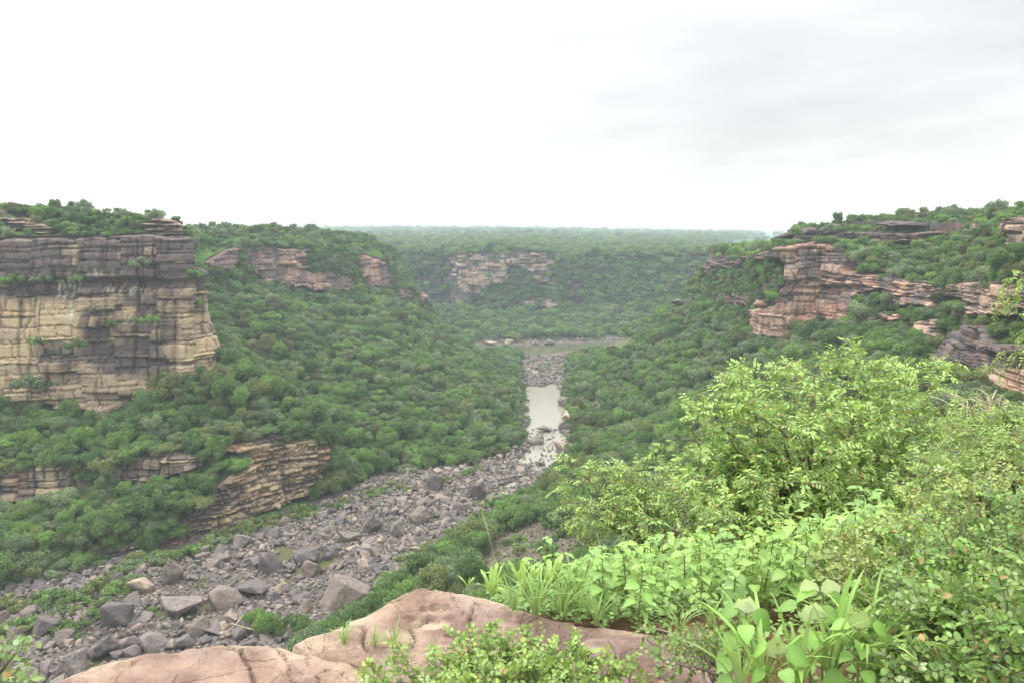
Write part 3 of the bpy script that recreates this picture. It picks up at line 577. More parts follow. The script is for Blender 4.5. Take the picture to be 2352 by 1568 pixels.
cliff('far_canyon_wall', 'hazy pale cliff wall across the river bend below the flat plateau', FAR, 2.0, 9.0, 4.8, 6.0,
      [[(938, 640), (1000, 600), (1050, 578), (1140, 575), (1275, 580), (1272, 612), (1262, 650), (1240, 655), (1215, 625), (1170, 610), (1165, 650), (1110, 665), (1090, 700), (1060, 700), (1000, 705), (960, 660)], [(1190, 690), (1275, 685), (1280, 705), (1260, 715), (1180, 708)],
       [(1300, 630), (1355, 650), (1340, 705), (1310, 700)], [(1452, 583), (1525, 583), (1525, 600), (1460, 600)], [(1120, 690), (1180, 700), (1170, 715), (1110, 710)]], 301, E_T, res=.8, tmin=1, tmax=7, amp=2.2, out=5, joint=(4, 14), macro=lambda x, y, s, z: -9 * (1 - sst(x, 1015, 1060)) - 6 * sst(x, 1285, 1300))

hillside('hillside_left', LFT, 3.0, 2.5)
hillside('hillside_right', RGT, 3.0, 2.5)
hillside('hillside_far', FAR, 7.0, 6.0)

# ---------------------------------------------------------------- boulders
def boulder_mesh(seed, sub=1, flat=.65, mat=None):
    r = np.random.RandomState(seed); import bmesh
    bm = bmesh.new(); n = 15
    for _ in range(n):
        d = r.randn(3); d /= np.abs(d).max() ** .75 * np.linalg.norm(d) ** .25; bm.verts.new(d * np.array([1, .8, flat]) * (.75 + .25 * r.rand()))
    bmesh.ops.convex_hull(bm, input=bm.verts); bmesh.ops.delete(bm, geom=[v for v in bm.verts if not v.link_faces], context='VERTS')
    bmesh.ops.bevel(bm, geom=list(bm.edges), offset=.045, segments=1, affect='EDGES')
    bmesh.ops.triangulate(bm, faces=bm.faces)
    if sub: bmesh.ops.subdivide_edges(bm, edges=bm.edges, cuts=sub, use_grid_fill=True)
    me = bpy.data.meshes.new('boulder'); bm.to_mesh(me); bm.free()
    co = np.zeros(len(me.vertices) * 3, np.float32); me.vertices.foreach_get('co', co); co = co.reshape(-1, 3)
    d = .07 * fbm(co[:, 0] * 2, co[:, 1] * 2, co[:, 2] * 5, seed, 3) + (.035 * (np.round(fbm(co[:, 0] * .8, co[:, 1] * .8, co[:, 2] * 3 + co[:, 0], seed + 3, 2) * 6) / 3) if sub > 1 else 0); co *= (1 + d)[:, None]; me.vertices.foreach_set('co', co.ravel()); me.update()
    me.materials.append(mat or M_ROCK); return me
BM = [boulder_mesh(400 + i, 3, .55 + .3 * (i % 3) / 2) for i in range(9)]
BMS = []
for i in range(6):
    me = boulder_mesh(450 + i, 0, .6, M_ROCK_S); BMS.append(me)

def scatter(name, P, S, Rr, idx, sources, mat, label=None, cat=None):
    """one mass of uncountable things: instances on the points of one mesh"""
    P = np.asarray(P, np.float32); me = bpy.data.meshes.new(name); me.vertices.add(len(P)); me.vertices.foreach_set('co', P.ravel())
    a = me.attributes.new('sc', 'FLOAT_VECTOR', 'POINT'); a.data.foreach_set('vector', np.asarray(S, np.float32).ravel())
    a = me.attributes.new('ro', 'FLOAT_VECTOR', 'POINT'); a.data.foreach_set('vector', np.asarray(Rr, np.float32).ravel())
    a = me.attributes.new('ix', 'INT', 'POINT'); a.data.foreach_set('value', np.asarray(idx, np.int32))
    o = link(name, me); g = bpy.data.node_groups.new(name, 'GeometryNodeTree')
    g.interface.new_socket('Geometry', in_out='INPUT', socket_type='NodeSocketGeometry'); g.interface.new_socket('Geometry', in_out='OUTPUT', socket_type='NodeSocketGeometry')
    gi = g.nodes.new('NodeGroupInput'); go = g.nodes.new('NodeGroupOutput'); ip = g.nodes.new('GeometryNodeInstanceOnPoints'); jn = g.nodes.new('GeometryNodeGeometryToInstance')
    ip.inputs['Pick Instance'].default_value = True
    def na(t, n_):
        q = g.nodes.new('GeometryNodeInputNamedAttribute'); q.data_type = t; q.inputs[0].default_value = n_; return [x for x in q.outputs if x.enabled][0]
    for src in reversed(sources):
        oi = g.nodes.new('GeometryNodeObjectInfo'); oi.inputs[0].default_value = src; oi.transform_space = 'ORIGINAL'
        sm = g.nodes.new('GeometryNodeSetMaterial'); sm.inputs['Material'].default_value = mat; g.links.new(oi.outputs['Geometry'], sm.inputs[0])
        g.links.new(sm.outputs[0], jn.inputs[0])
    g.links.new(gi.outputs[0], ip.inputs['Points']); g.links.new(jn.outputs[0], ip.inputs['Instance'])
    g.links.new(na('FLOAT_VECTOR', 'sc'), ip.inputs['Scale']); g.links.new(na('FLOAT_VECTOR', 'ro'), ip.inputs['Rotation']); g.links.new(na('INT', 'ix'), ip.inputs['Instance Index'])
    g.links.new(ip.outputs[0], go.inputs[0]); md = o.modifiers.new('scatter', 'NODES'); md.node_group = g
    tag(o, label, cat, kind='stuff'); return o

# sign-posted boulders: pixel x, pixel y of the foot, width and height in pixels, stone colour, label
GRY, DGR, BRN, TAN_, PNK = (.215, .188, .178), (.150, .132, .130), (.205, .175, .155), (.36, .30, .235), (.30, .24, .205)
NB = [(388, 1340, 70, 78, BRN, 'tall pointed brown boulder leaning at the edge of the left shrubs', 1),
      (320, 1365, 66, 48, TAN_, 'pale tan rounded boulder among low shrubs left of the pointed one', 0),
      (262, 1355, 55, 42, DGR, 'dark blocky boulder just left of the pale tan boulder', 2),
      (410, 1412, 120, 62, GRY, 'broad flat-topped grey boulder behind the green pool and a small bush', 3),
      (258, 1438, 95, 66, DGR, 'smooth dark cracked block sitting low in the left boulder field', 4),
      (622, 1315, 70, 52, DGR, 'dark layered boulder beside the green pool', 5),
      (552, 1260, 58, 42, GRY, 'rounded grey boulder at the far end of the green pool', 6),
      (700, 1290, 75, 38, DGR, 'long dark slab lying on the right shore of the green pool', 7),
      (720, 1322, 58, 38, BRN, 'slanted layered brown boulder standing in the green pool', 8),
      (850, 1222, 68, 56, DGR, 'upright grey slab with a sheer right side in the middle of the bed', 1),
      (910, 1230, 54, 38, GRY, 'grey wedge boulder right of the upright slab', 2),
      (800, 1245, 60, 38, BRN, 'squat brown block left of the upright slab', 3),
      (575, 1370, 95, 42, DGR, 'long diagonal dark slab below the green pool', 0),
      (515, 1400, 100, 50, BRN, 'humped brown boulder at the lower pool', 5),
      (780, 1405, 150, 90, BRN, 'huge brown boulder behind the front rock ledge', 6),
      (960, 1200, 62, 40, BRN, 'brown flat boulder near the small white water pools', 7),
      (1098, 1142, 48, 44, DGR, 'dark block standing beside the narrow white stream', 4),
      (1002, 1125, 44, 40, DGR, 'dark angular boulder above the narrow stream bend', 8),
      (1310, 1052, 92, 54, PNK, 'large pinkish wedge boulder on the right bank of the river', 3),
      (1250, 990, 46, 15, BRN, 'dark low rock sitting in the middle of the river', 0),
      (1230, 1018, 48, 20, BRN, 'brown rock on the left shore in the river', 7),
      (1290, 985, 30, 20, BRN, 'small block at the right water edge above the wedge boulder', 2),
      (1325, 968, 80, 18, TAN_, 'long pale slab on the right bank beside the water', 5),
      (1318, 1085, 60, 28, BRN, 'brown boulder just under the pinkish wedge boulder', 6),
      (1240, 1005 + 62, 34, 10, BRN, 'flat rock awash near the foot of the river pool', 4),
      (1310, 930, 62, 22, BRN, 'brown slab shaded by trees on the right bank', 8),
      (1260, 791, 36, 16, GRY, 'square grey boulder on the far river shore', 1),
      (1228, 792, 26, 12, GRY, 'grey boulder left of the square one on the far shore', 2),
      (1125, 792, 38, 14, TAN_, 'pale tilted slab at the left of the far shore', 3),
      (1168, 790, 28, 14, TAN_, 'pale pyramid boulder on the far shore', 6),
      (1186, 752, 26, 16, PNK, 'pinkish boulder in the scrub above the far shore', 4),
      (90, 1465, 80, 60, DGR, 'dark stacked block in the lowest left corner of the boulders', 6),
      (230, 1505, 95, 62, DGR, 'dark slab with a ridge just behind the front rock', 1),
      (165, 1548, 95, 56, GRY, 'grey boulder half hidden behind the left front rock', 2),
      (350, 1500, 85, 46, GRY, 'grey split boulder behind the crest of the left front rock', 5),
      (455, 1460, 62, 50, BRN, 'brown boulder right behind the left front rock', 7),
      (540, 853, 60, 30, DGR, 'dark crag block at the foot of the tall cliff corner', 3),
      (1560, 702, 46, 20, BRN, 'brown rock knob high on the far right slope', 0),
      (1845, 788, 40, 24, DGR, 'dark boulder among trees under the pinkish cliff', 4)]
BOULD = []
def put_boulder(px, py, wpx, hpx, color, k, rot=None, zoff=0, Y=None, sink=.18):
    if Y is None: p = PZ(px, py, .6)
    else: p = PY(px, py, Y)
    dist = proj(p)[2]; w = .88 * wpx / F * dist; h = .92 * hpx / F * dist
    o = link('boulder', BM[k % 9], color=color); sxy = w / 2 / .95
    o.location = p + np.array([0, sxy * .3, h * (.5 - sink) + zoff]); o.scale = (sxy, sxy * 1.0, max(h / 2 / .55, .3 * sxy)); o.rotation_euler = (random.uniform(-.15, .15), random.uniform(-.15, .15), rot if rot is not None else random.uniform(-.4, .4))
    BOULD.append((px, py, wpx)); return o
for px, py, w_, h_, c_, lb, k in NB:
    hi = {1560: 488, 1845: 322, 540: 295}.get(px)
    if hi or py < 760 and px == 1186: o = put_boulder(px, py, w_, h_, c_, k, Y=hi or 775)
    else: o = put_boulder(px, py, w_, h_, c_, k)
    tag(o, lb, 'boulder')
# more single boulders, the larger ones of the bed
def zone(px, py):
    if py < 900: return 'on the pebble flat beyond the river pool'
    if px > 1180: return 'along the river pool'
    if px > 1000: return 'by the narrow white stream'
    if px > 830: return 'in the middle bed'
    if px > 640: return 'between upright slab and green pool'
    if px > 480: return 'around the green pool'
    if px > 300: return 'near the flat-topped boulder'
    return 'at lower left'
cand = 0; bpts = []; rr = np.random.RandomState(91)
bx0, bx1 = min(p[0] for p in BEDW), max(p[0] for p in BEDW)
def waterd(x, y):
    m = np.full(np.shape(x), -1e9)
    for p in RIVER + POOL: m = np.maximum(m, sdpoly(x, y, p))
    return m
X = rr.uniform(-200, 60, 230000); Y = rr.uniform(130, 700, 230000)
inb = sdpoly(X, Y, BEDW); wdd = waterd(X, Y); ppx, ppy, pf = proj(np.stack([X, Y, X * 0 + .5], 1))
ok = (inb > -1) & ((wdd < -.5) | ((rr.rand(230000) < .09) & (ppy > 985))); X, Y, ppx, ppy, pf, inb, wdd = (a[ok] for a in (X, Y, ppx, ppy, pf, inb, wdd))
R_ = .60 * (rr.rand(len(X)) + .003) ** -.33; R_ = np.clip(R_, .5, 2.9) * np.where(ppy < 1150, .8, 1)
R_ = np.where(wdd > -.5, np.minimum(R_, 1.2), R_)
order = np.argsort(-R_); grid = {}; keep = []
for i in order:
    if any(abs(ppx[i] - b[0]) < b[2] * .5 and abs(ppy[i] - b[1] + b[2] * .2) < b[2] * .45 for b in BOULD) and R_[i] > .8: continue
    gx_, gy_ = int(X[i] // 4), int(Y[i] // 4); good = True
    for a_ in (-1, 0, 1):
        for b_ in (-1, 0, 1):
            for j in grid.get((gx_ + a_, gy_ + b_), ()):
                if (X[i] - X[j]) ** 2 + (Y[i] - Y[j]) ** 2 < (.50 * (R_[i] + R_[j])) ** 2: good = False; break
            if not good: break
        if not good: break
    if good: grid.setdefault((gx_, gy_), []).append(i); keep.append(i)
keep = np.array(keep)
FG = [(130, 1568), (250, 1500), (400, 1462), (500, 1445), (660, 1448), (770, 1420), (960, 1330), (1080, 1338), (1100, 1290), (1260, 1270), (1330, 1210), (1550, 1190), (1560, 960), (1700, 870), (1960, 805), (2110, 815), (2200, 900), (2400, 900), (2400, 1600), (100, 1600)]
vis = (ppx[keep] > 5) & (ppx[keep] < 2340) & (ppy[keep] < 1560) & ~inpoly(ppx[keep], ppy[keep], FG)
sz = np.where(vis, R_[keep] / pf[keep], 0); big = keep[np.argsort(-sz)[:255]]; bigs = set(big.tolist())
CB = [('grey', GRY), ('dark grey', DGR), ('brown', BRN), ('purplish grey', (.185, .165, .168)), ('light grey', (.27, .24, .22)), ('pale tan', TAN_), ('pinkish', PNK)]
lab_count = {}
NTH = ['', 'second ', 'third ', 'fourth ', 'fifth ', 'sixth ', 'seventh ', 'eighth ', 'ninth ', 'tenth ']
recs = []
for i in sorted(big.tolist(), key=lambda q: ppx[q]):
    ci = rr.choice(7, p=[.27, .22, .2, .13, .1, .04, .04]); k = rr.randint(9); wpx = R_[i] / pf[i] * F * 2
    shape = ['blocky', 'angular', 'rounded', 'wedge-shaped', 'flat', 'squat', 'slanting', 'humped', 'jagged'][k]
    recs.append((i, ci, k, shape, 'big' if wpx > 34 else 'medium' if wpx > 22 else 'small'))
for i, ci, k, shape, sz_ in recs:
    o = link('boulder', BM[k], color=CB[ci][1]); r_ = R_[i]
    o.location = (X[i], Y[i], .55 + r_ * .25); o.scale = (r_ * 1.1, r_ * rr.uniform(.8, 1.1), r_ * rr.uniform(.8, 1.35)); o.rotation_euler = (rr.uniform(-.4, .4), rr.uniform(-.4, .4), rr.uniform(0, 6.28))
    key = f'{sz_} {shape} {CB[ci][0]} boulder'; zn = zone(ppx[i], ppy[i]); n_ = lab_count.get((key, zn), 0); lab_count[(key, zn)] = n_ + 1
    tag(o, f'{nth(n_ + 1)} {key} from the left {zn}' if n_ else f'{key} leftmost {zn}', 'boulder', 'boulders strewn over the river bed')
rest = np.array([i for i in keep if i not in bigs])
srcs = []
for j in range(6):
    pass
# a few real cobbles carry the shapes of the rubble mass
cob = []
for j in range(6):
    q = link('cobble', BMS[j], color=GRY); p = PZ(700 + 45 * j, 1262 - 14 * j, .9); q.location = p; q.scale = (1, 1, .8)
    tag(q, f'small rough cobble right of the green pool, {["leftmost", "second", "third", "fourth", "fifth", "last"][j]} in a row of six', 'cobble', 'cobbles in the boulder bed'); cob.append(q)
S = R_[rest][:, None] * rr.uniform(.8, 1.35, (len(rest), 3)); S[:, 2] *= 1.15
scatter('rubble', np.stack([X[rest], Y[rest], (.62 + R_[rest] * rr.uniform(.15, .5, len(rest))) - np.where(wdd[rest] > -.5, .45, 0)], 1), S, rr.uniform(-.5, .5, (len(rest), 3)) + np.array([0, 0, 3]) * rr.uniform(-1, 1, (len(rest), 1)), rr.randint(0, 6, len(rest)), cob, M_ROCK_S)
# scree on the near slope and rubble on the far shore
def on_px(poly, n, lf, umin, umax, vmin, vmax, seed):
    r = np.random.RandomState(seed); U = r.uniform(umin, umax, n); V_ = r.uniform(vmin, vmax, n); P = lf.pos(U, V_); x, y, f = proj(P); m = inpoly(x, y, poly); return P[m], f[m]
Pa, fa = on_px([(1130, 1170), (1260, 1150), (1420, 1200), (1330, 1290), (1160, 1290), (1060, 1330), (960, 1330), (1080, 1230)], 30000, RGT, 7, 14, 0, 4, 5); Pa = Pa[:2600]
Pb, fb = on_px([(1070, 772), (1200, 766), (1480, 760), (1480, 800), (1070, 800)], 40000, FAR, 2, 10, 0, 1, 6); Pb = Pb[:1800]
Pc, fc = on_px([(1300, 880), (1400, 880), (1350, 960), (1340, 1050), (1300, 1050)], 30000, RGT, 3, 8, 0, 2, 7); Pc = Pc[:300]
Pq = np.concatenate([Pa, Pb, Pc]); Sq = np.concatenate([.22 * (rr.rand(len(Pa)) + .02) ** -.4, .7 * (rr.rand(len(Pb)) + .02) ** -.4, .6 * (rr.rand(len(Pc)) + .02) ** -.4])
scatter('scree', Pq + np.array([0, 0, .1]), Sq[:, None] * rr.uniform(.7, 1.3, (len(Sq), 3)), rr.uniform(-1, 1, (len(Sq), 3)) * 2, rr.randint(0, 6, len(Sq)), cob, M_ROCK_S)

# ---------------------------------------------------------------- trees
def crown_mesh(seed, nleaf, leaf, nl=9, shape=0):
    r = np.random.RandomState(seed); C, Rr = [], []
    for i in range(nl):
        a = r.rand() * 6.28; q = math.sqrt(r.rand()) * (.72, .86, .52)[shape]; h = r.uniform(.32, 1.02) if shape != 1 else r.uniform(.55, .85)
        if i == 0: q = 0; h = .85
        C.append((q * math.cos(a), q * math.sin(a), h - .25 * q * q)); Rr.append(r.uniform(.15, .36))
    C = np.array(C); Rr = np.array(Rr); w = Rr ** 2; w /= w.sum(); li = r.choice(nl, nleaf, p=w)
    d = r.randn(nleaf, 3); d[:, 2] = d[:, 2] * .9 + .25; d /= np.linalg.norm(d, axis=1)[:, None]
    rad = Rr[li] * (1 - .35 * r.rand(nleaf) ** 1.5) * (1 + .30 * vn(d[:, 0] * 2.5 + li * 9, d[:, 1] * 2.5, d[:, 2] * 2.5, seed)); P = C[li] + d * rad[:, None] * np.array([1, 1, .72])
    nrm = d + .75 * r.randn(nleaf, 3); nrm /= np.linalg.norm(nrm, axis=1)[:, None]
    t = np.cross(nrm, r.randn(nleaf, 3)); t /= np.linalg.norm(t, axis=1)[:, None]; b = np.cross(nrm, t); s = leaf * r.uniform(.6, 1.4, nleaf)[:, None]
    V = np.stack([P - t * s, P - b * s * .5 + nrm * s * .12, P + t * s, P + b * s * .5 + nrm * s * .12], 1).reshape(-1, 3)
    tint = (1 + .40 * (r.rand(nl)[li] - .5) + .5 * (r.rand(nleaf) - .5))[:, None] * np.array([[1, 1, 1]]); tint[:, 0] *= 1 + .25 * (r.rand(nleaf) - .5)
    me = mkmesh('crown', V, np.arange(nleaf * 4).reshape(-1, 4), [M_CROWN], np.repeat(tint, 4, 0)); return me
def trunk_mesh(seed):
    r = np.random.RandomState(seed); paths = []
    b = np.array([[0, 0, -.12], [.02, .01, .2], [r.uniform(-.06, .06), r.uniform(-.06, .06), .42], [r.uniform(-.1, .1), r.uniform(-.1, .1), .75]]); paths.append((b, [.045, .036, .028, .012], 6))
    for i in range(4):
        a = i * 1.57 + r.rand(); e = np.array([math.cos(a) * .5, math.sin(a) * .5, r.uniform(.6, .8)]); s_ = b[1] + (b[2] - b[1]) * r.rand(); paths.append((np.array([s_, s_ * .5 + e * .5 + [0, 0, .03], e]), [.022, .014, .005], 5))
    V, Fc = tubes(paths); return mkmesh('trunk', V, Fc, [M_BARK], smooth=True)
CROWNS = [crown_mesh(500 + i, 2300, .066, 17 + i % 5, i % 3) for i in range(8)]
CROWNH = [crown_mesh(530 + i, 6500, .040, 20 + i % 5, i % 3) for i in range(6)]
TRUNKS = [trunk_mesh(560 + i) for i in range(3)]

def surf_samples(lf, n, seed, v0, v1, u0=0, u1=None, floor=.15):
    """points spread evenly by area over a loft"""
    r = np.random.RandomState(seed); u1 = u1 if u1 is not None else lf.ns - 1; m = n * 3
    U = r.uniform(u0, u1, m); V_ = r.uniform(v0, v1, m); e = .03
    du = lf.base(U + e, V_) - lf.base(U - e, V_); dv_ = lf.base(U, V_ + e) - lf.base(U, V_ - e)
    ar = np.linalg.norm(np.cross(du, dv_), axis=1); steep = np.abs(np.cross(du, dv_)[:, 2]) / (ar + 1e-9); ar *= np.clip(steep * 1.4, floor, 1)
    k = r.choice(m, n, p=ar / ar.sum(), replace=True); return lf.pos(U[k], V_[k]), V_[k], steep[k]
def thin(P, R, f=.62):
    grid = {}; keep = []; c = 8.0
    for i in range(len(P)):
        x, y, r = P[i, 0], P[i, 1], R[i]; g0, g1 = int(x // c), int(y // c); ok = True; n = 1 if r < 8 else 2
        for a in range(-n, n + 1):
            for b in range(-n, n + 1):
                for j in grid.get((g0 + a, g1 + b), ()):
                    if (x - P[j, 0]) ** 2 + (y - P[j, 1]) ** 2 + (.8 * (P[i, 2] - P[j, 2])) ** 2 < (f * (r + R[j])) ** 2: ok = False; break
                if not ok: break
            if not ok: break
        if ok: grid.setdefault((g0, g1), []).append(i); keep.append(i)
    return np.array(keep)
CLEAR = [[(330, 1000), (400, 960), (430, 985), (380, 1010)], [(1030, 1330), (1160, 1180), (1300, 1170), (1360, 1230), (1300, 1300)],
         [(1350, 905), (1385, 895), (1385, 935), (1360, 945)], [(380, 495), (420, 510), (430, 540), (370, 530), (330, 505)], [(1080, 772), (1460, 762), (1460, 800), (1080, 800)],
         [(1120, 820), (1300, 820), (1300, 880), (1120, 880)]]
CLEAR[-1] = [(1210, 820), (1290, 822), (1300, 880), (1210, 880)]
TP, TR, TH = [], [], []
def grow(lf, n, seed, v0, v1, rmin, rmax, f=.6, hr=1.05, u0=0, u1=None, dens=None, scale_far=False, floor=.15):
    P, V_, stp = surf_samples(lf, n, seed, v0, v1, u0, u1, floor); r = np.random.RandomState(seed + 1)
    R = rmin + (rmax - rmin) * r.rand(len(P)) ** 1.3
    if scale_far: R = R * (1 + np.clip((P[:, 1] - 900) / 1800, 0, 1.6))
    x, y, fd = proj(P + np.array([0, 0, 1]) * (R * .9)[:, None]); ok = np.ones(len(P), bool)
    few = (lf is FAR) | ((lf is LFT) & (P[:, 1] > 380)); lucky = few & (r.rand(len(P)) < (.04 if lf is FAR else 0))
    for pl in NOROCK: ok &= ~inpoly(x, y, pl) | lucky
    for pl in CLEAR: ok &= ~inpoly(x, y, pl)
    ok &= ~(inpoly(x, y + 4, BED) & (P[:, 2] < 10))
    if dens is not None: ok &= r.rand(len(P)) < dens(x, y, P)
    ok &= fbm(P[:, 0] / 13, P[:, 1] / 13, 0, seed + 3, 2) > -.62
    P, R = P[ok], R[ok]; k = thin(P, R, f); TP.append(P[k]); TR.append(R[k]); TH.append(np.full(len(k), hr) * r.uniform(.75, 1.55, len(k)))
grow(LFT, 12000, 1, .05, 5.02, 3.2, 6.4, .53, u1=8.5)              # slope under the tall cliff
grow(LFT, 26000, 2, .05, 5.05, 2.7, 5.8, .50, u0=7.6, u1=16.5)    # forest slope behind it
grow(LFT, 6000, 3, 5.0, 6.0, 2.2, 4.4, .52, u0=8.0, floor=1.0)              # trees clinging to the headland
grow(LFT, 2500, 4, 6.05, 7.0, 1.5, 3.4, .62, u1=8.5, dens=lambda x, y, P: .75 + 0 * x)
grow(LFT, 11000, 5, 6.0, 7.9, 1.4, 3.4, .60, u0=8.0, dens=lambda x, y, P: .6 + 0 * x)
grow(LFT, 4000, 6, 7.0, 7.7, 1.2, 2.4, .8, u1=8.5, dens=lambda x, y, P: .5 + 0 * x)
grow(RGT, 30000, 7, .05, 5.1, 2.7, 5.8, .50, u1=14.2)
grow(RGT, 8000, 8, 4.95, 6.0, 2.2, 4.6, .52, u1=14, floor=1.0)
grow(RGT, 5000, 9, 6.0, 7.0, 1.4, 3.4, .60, u1=14, dens=lambda x, y, P: .8 + 0 * x)
grow(RGT, 9000, 10, 7.0, 7.95, 1.3, 3.4, .66, u1=14, dens=lambda x, y, P: .6 + 0 * x)
grow(LFT, 3000, 16, .8, 2.9, 2.4, 4.5, .55, u1=8.5, floor=1.0)
grow(RGT, 6000, 11, .1, 5.9, 2.5, 4.8, .56, u0=14.0, u1=17.5, floor=.5)
grow(FAR, 9000, 12, .6, 5.0, 3.6, 7.4, .52, u0=.8)
grow(FAR, 26000, 15, 4.9, 6.1, 3.4, 6.8, .46, u0=.8, floor=1.0)
grow(FAR, 15000, 13, 6.0, 7.0, 3.0, 5.5, .52, u0=.5, scale_far=True)
grow(FAR, 20000, 14, 7.0, 8.0, 5.0, 7.5, .60, u0=0, scale_far=True)
TP = np.concatenate(TP); TR = np.concatenate(TR); TH = np.concatenate(TH)
print('TREES', len(TP))
#PART3
rt = np.random.RandomState(77)
from mathutils.bvhtree import BVHTree
def vis_test(P):
    vs, fs, o = [], [], 0
    for ob in SC.objects:
        if ob.name.startswith('hillside') or ob.get('category') == 'cliff':
            me = ob.data; c = np.zeros(len(me.vertices) * 3, np.float32); me.vertices.foreach_get('co', c); f = np.zeros(len(me.loops), np.int32); me.loops.foreach_get('vertex_index', f)
            vs.append(c.reshape(-1, 3)); fs.append(f.reshape(-1, 4) + o); o += len(me.vertices)
    t = BVHTree.FromPolygons(np.concatenate(vs).tolist(), np.concatenate(fs).tolist())
    cam0 = Vector((0, 0, CAMZ + 8)); res = []
    for p in P:
        d = Vector(p) - cam0; L = d.length; h = t.ray_cast(cam0 + d * (25 / L), d / L, L - 27); res.append(h[0] is None)
    return np.array(res)
top = TP + np.stack([TR * 0, TR * 0, TR * TH * .9], 1); tx, ty, tf = proj(top)
seen = (tx > 4) & (tx < 2348) & (ty < 1550) & ~inpoly(tx, ty, FG) & (tf < 560); seen[seen] = vis_test(top[seen])
score = np.where(seen, TR / tf, 0); ind = np.argsort(-score)[:290]; inds = set(ind.tolist())
LM = [('the tall left cliff', 200, 750), ('the lower left cliff nose', 740, 1080), ('the dark rock band', 300, 1080), ('the pointed brown boulder', 388, 1300), ('the upright grey slab', 850, 1190),
      ('the river pool', 1240, 950), ('the green pool', 650, 1270), ('the pinkish wedge boulder', 1310, 1030), ('the scree patch', 1230, 1230), ('the huge brown boulder', 780, 1370),
      ('the pinkish right cliff', 1870, 680), ('the dark right crag', 2230, 820), ('the grey cliff bench', 2250, 690), ('the cliff corner', 440, 640), ('the cliff foot cave', 300, 925), ('the crag block', 540, 850),
      ('the left frame edge', 0, 1250), ('the narrow stream', 1110, 1140), ('the right skyline ledge', 2000, 540), ('the left skyline', 200, 500)]
def where_phrase(x, y):
    d = [math.hypot(x - a, y - b) for _, a, b in LM]; j = int(np.argmin(d)); n_, a, b = LM[j]
    if abs(y - b) > abs(x - a): return ('above ' if y < b else 'below ') + n_
    return ('left of ' if x < a else 'right of ') + n_
def shape_word(k): return ['rounded', 'spreading', 'upright'][k % 3]
trees = []; used = {}
for i in sorted(ind.tolist(), key=lambda q: tx[q]):
    k = rt.randint(6); tone = rt.choice(7, p=[.14, .26, .18, .16, .12, .08, .06])
    sp_ = 'large' if TR[i] > 4.4 else 'medium' if TR[i] > 3.4 else 'small'
    rel = where_phrase(tx[i], ty[i]); key = f'{sp_} {shape_word(k)} {TONES[tone][0]} tree'; n_ = used.get((key, rel), 0); used[(key, rel)] = n_ + 1
    e = bpy.data.objects.new('tree', None); SC.collection.objects.link(e); e.location = TP[i] - np.array([0, 0, .5]); s_ = TR[i] * 1.15
    e.scale = (s_, s_, s_ * TH[i]); e.rotation_euler = (0, 0, rt.uniform(0, 6.28))
    hi = score[i] * F > 13
    c = link('crown', CROWNH[k] if hi else CROWNS[k], e, color=TONES[tone][1]); link('trunk', TRUNKS[k % 3], e)
    tag(e, (f'{NTH[min(n_, 9)]}{key} from the left, {rel}' if n_ else f'{key} {rel}'), 'tree', 'trees on the gorge slopes')
    trees.append((e, c, k, hi))
cs = []
for k in range(6):
    q = next((c for e, c, kk, h in trees if kk == k and not h), None)
    if q is None: q = next(c for e, c, kk, h in trees if kk == k)
    cs.append(q)
oth = np.array([i for i in range(len(TP)) if i not in inds]); s_ = TR[oth] * 1.15
scatter('forest', TP[oth] - np.array([0, 0, .5]), np.stack([s_, s_, s_ * TH[oth]], 1), np.stack([s_ * 0, s_ * 0, rt.uniform(0, 6.28, len(oth))], 1), rt.randint(0, 6, len(oth)), cs, M_CROWN_S)


# shrubs among the boulders, on ledges and on the scree
def shrub_mesh(seed):
    me = crown_mesh(seed, 1500, .085, 12, 1); return me
SHB = [shrub_mesh(700 + i) for i in range(5)]
rsb = np.random.RandomState(19); shn = {}
def put_shrub(p, r, phrase, tone, k, tall=1.0):
    e = bpy.data.objects.new('shrub', None); SC.collection.objects.link(e); e.location = p - np.array([0, 0, .25 * r]); e.scale = (r * 1.2, r * 1.2, r * 1.25 * tall); e.rotation_euler = (0, 0, rsb.uniform(0, 6.28))
    link('crown', SHB[k % 5], e, color=TONES[tone][1]); link('trunk', TRUNKS[k % 3], e)
    key = (TONES[tone][0], phrase); shn[key] = shn.get(key, 0) + 1; n_ = shn[key]
    tag(e, f'{nth(n_)} {TONES[tone][0]} shrub from the left {phrase}' if n_ > 1 else f'{TONES[tone][0]} shrub, leftmost {phrase}', 'shrub', 'shrubs of the gorge')
def line_shrubs(pl, n, spread, r0, r1, phrase, tones, z=.6):
    q = sorted(rsb.rand(n)); k = np.linspace(0, 1, len(pl))
    for t in q:
        x = np.interp(t, k, [a[0] for a in pl]) + rsb.uniform(-spread, spread); y = np.interp(t, k, [a[1] for a in pl]) + rsb.uniform(-spread, spread) * .6
        put_shrub(PZ(x, y, z), rsb.uniform(r0, r1), phrase, rsb.choice(tones), rsb.randint(5), rsb.uniform(.8, 1.2))
line_shrubs([(250, 1318), (420, 1278), (540, 1235), (640, 1200)], 26, 13, 2.2, 4.4, 'below the low river cliff', [4, 1, 2, 4])
line_shrubs([(640, 1200), (740, 1178), (830, 1145), (900, 1112)], 20, 13, 1.8, 3.6, 'along the bed past the cliff nose', [4, 1, 2, 0])
line_shrubs([(0, 1380), (60, 1400), (140, 1390), (220, 1370), (300, 1350)], 15, 26, 1.5, 3.8, 'among far-left boulders', [3, 1, 4, 2])
line_shrubs([(10, 1470), (60, 1450), (150, 1440), (200, 1480), (180, 1420)], 9, 22, 1.6, 3.4, 'in the lower left boulder corner', [1, 0, 4])
line_shrubs([(352, 1395), (470, 1345), (560, 1300)], 3, 10, 1.0, 1.8, 'by the green pool', [4, 3])
